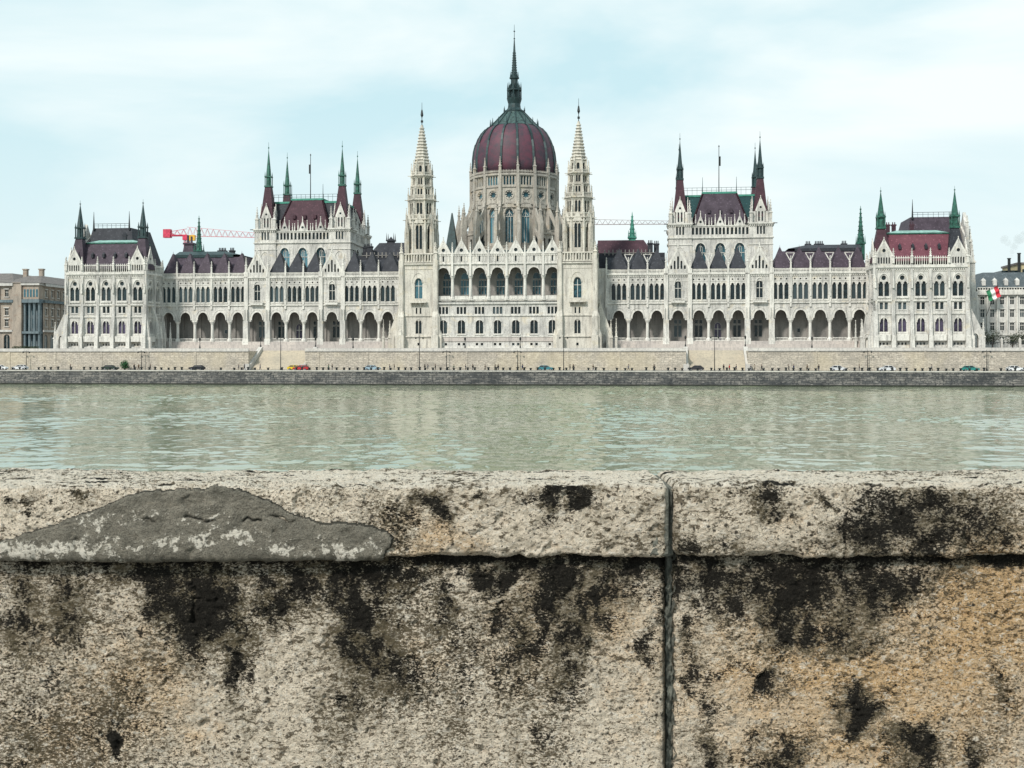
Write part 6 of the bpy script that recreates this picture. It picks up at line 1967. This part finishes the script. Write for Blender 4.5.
for i, c in enumerate(cuts[1:-1]):
    fine = abs(c - SEAM) < .01
    # mortar in the wall joint, wavering, spilling a little over the stone edges
    zs = np.linspace(ZG, ZB + .005, 260 if fine else 60)
    n = 15
    wl = .0100 + fbm(zs * 16, zs * 0, 41 + i, 5, .7) * .010; wr = .0090 + fbm(zs * 16, zs * 0 + 4, 47 + i, 5, .7) * .010
    mid = c + .003 + fbm(zs * 3, zs * 0 + 9, 51 + i, 3) * .006 + (zs - 7.0) * -.004
    t_ = np.linspace(-1, 1, n)
    X = mid[:, None] + np.where(t_[None] < 0, wl[:, None], wr[:, None]) * t_[None]
    Z = zs[:, None] + 0 * X
    Y = FY + .047 - .008 * np.abs(t_[None]) ** 3 - fbm(X * 50, Z * 30, 61, 4, .65) * .012 - fbm(X * 12, Z * 12, 66, 3) * .01
    Y = Y + np.exp(-((X - mid[:, None] - .008 - fbm(zs * 20, zs * 0, 68, 3)[:, None] * .006) / .003) ** 2) * .012
    grid_object('mortar_joint', X, Y, Z, [0 * X, 0 * X, 0 * X], M['mortar'], parapet)
    # mortar in the coping joint, set back, running over the top
    pth = [(FY + .024, ZB + .002), (FY + .022, ZT - .03), (FY + .04, ZT - .014), (FY + .39, ZT - .014), (FY + .395, ZB)]
    P = []
    for k in range(len(pth) - 1):
        m_ = 30 if k in (0, 2) else 6
        P += [(pth[k][0] + (pth[k + 1][0] - pth[k][0]) * j / m_, pth[k][1] + (pth[k + 1][1] - pth[k][1]) * j / m_) for j in range(m_)]
    P = np.array(P + [pth[-1]])
    X = c + t_[None] * .009 + 0 * P[:, :1]
    Y = P[:, :1] + 0 * X + fbm(X * 40, P[:, 1:] * 40 + 0 * X, 63, 4) * .014; Z = P[:, 1:] + 0 * X
    grid_object('mortar_joint', X, Y, Z, [0 * X, 0 * X, 0 * X], M['mortar'], parapet)
# smear of grey mortar on the block left of the joint
def smear():
    poly = [(px_x(a), py_z(b)) for a, b in [(648, 557), (652, 543), (657, 531), (664, 521), (665, 505), (663, 494), (668, 487), (672, 490), (672, 520), (670, 557)]]
    xs = np.linspace(px_x(638), px_x(679), 110); zs = np.linspace(ZB - .004, py_z(484), 110)
    X, Z = np.meshgrid(xs, zs)
    A = inpoly(X + fbm(X * 30, Z * 30, 5, 3) * .004, Z, poly)
    dist = A.astype(float); cur = A.copy()
    for k in range(5):
        er = cur.copy(); er[1:] &= cur[:-1]; er[:-1] &= cur[1:]; er[:, 1:] &= cur[:, :-1]; er[:, :-1] &= cur[:, 1:]
        cur = er; dist += cur
    Y = FY + .010 - .010 * np.minimum(dist / 5, 1) - fbm(X * 22, Z * 22, 8, 4, .6) * .008
    # a narrow groove follows the joint
    Y += np.exp(-((X - SEAM + .002) / .003) ** 2) * .02
    q = (A[:-1, :-1] & A[:-1, 1:] & A[1:, 1:] & A[1:, :-1])
    idx = np.arange(X.size).reshape(X.shape)
    Q = np.stack([idx[:-1, :-1], idx[:-1, 1:], idx[1:, 1:], idx[1:, :-1]], -1)[q]
    used = np.unique(Q); remap = np.zeros(X.size, int); remap[used] = np.arange(len(used))
    co = np.stack([X, Y, Z], -1).reshape(-1, 3)[used].astype(np.float32)
    zr = np.zeros(len(used))
    raw_mesh('mortar_smear', co, remap[Q], [zr, zr, zr], M['mortar'], parapet)
smear()
# solid core, rear face to the river
q = MB(); q.box(-8.5, 7.2, FY + .075, FY + .36, 3.0, ZB + .01); q.build('wall_core', 'mortar', parapet)
q = MB(); q.add([(-3000, -3000, ZG), (3000, -3000, ZG), (3000, FY + .2, ZG), (-3000, FY + .2, ZG)], [(0, 1, 2, 3)])
tag(q.build('pavement', 'paving'), kind='structure')
q = MB(); q.box(-600, 600, FY + .36, FY + 1.2, -1.5, 5.9); tag(q.build('near_embankment', 'retain'), kind='structure')
q = MB(); q.box(-60, -8.5, FY + .02, FY + .38, ZG - .1, ZT); q.box(7.2, 60, FY + .02, FY + .38, ZG - .1, ZT)
q.build('parapet_run', 'palestone', parapet)
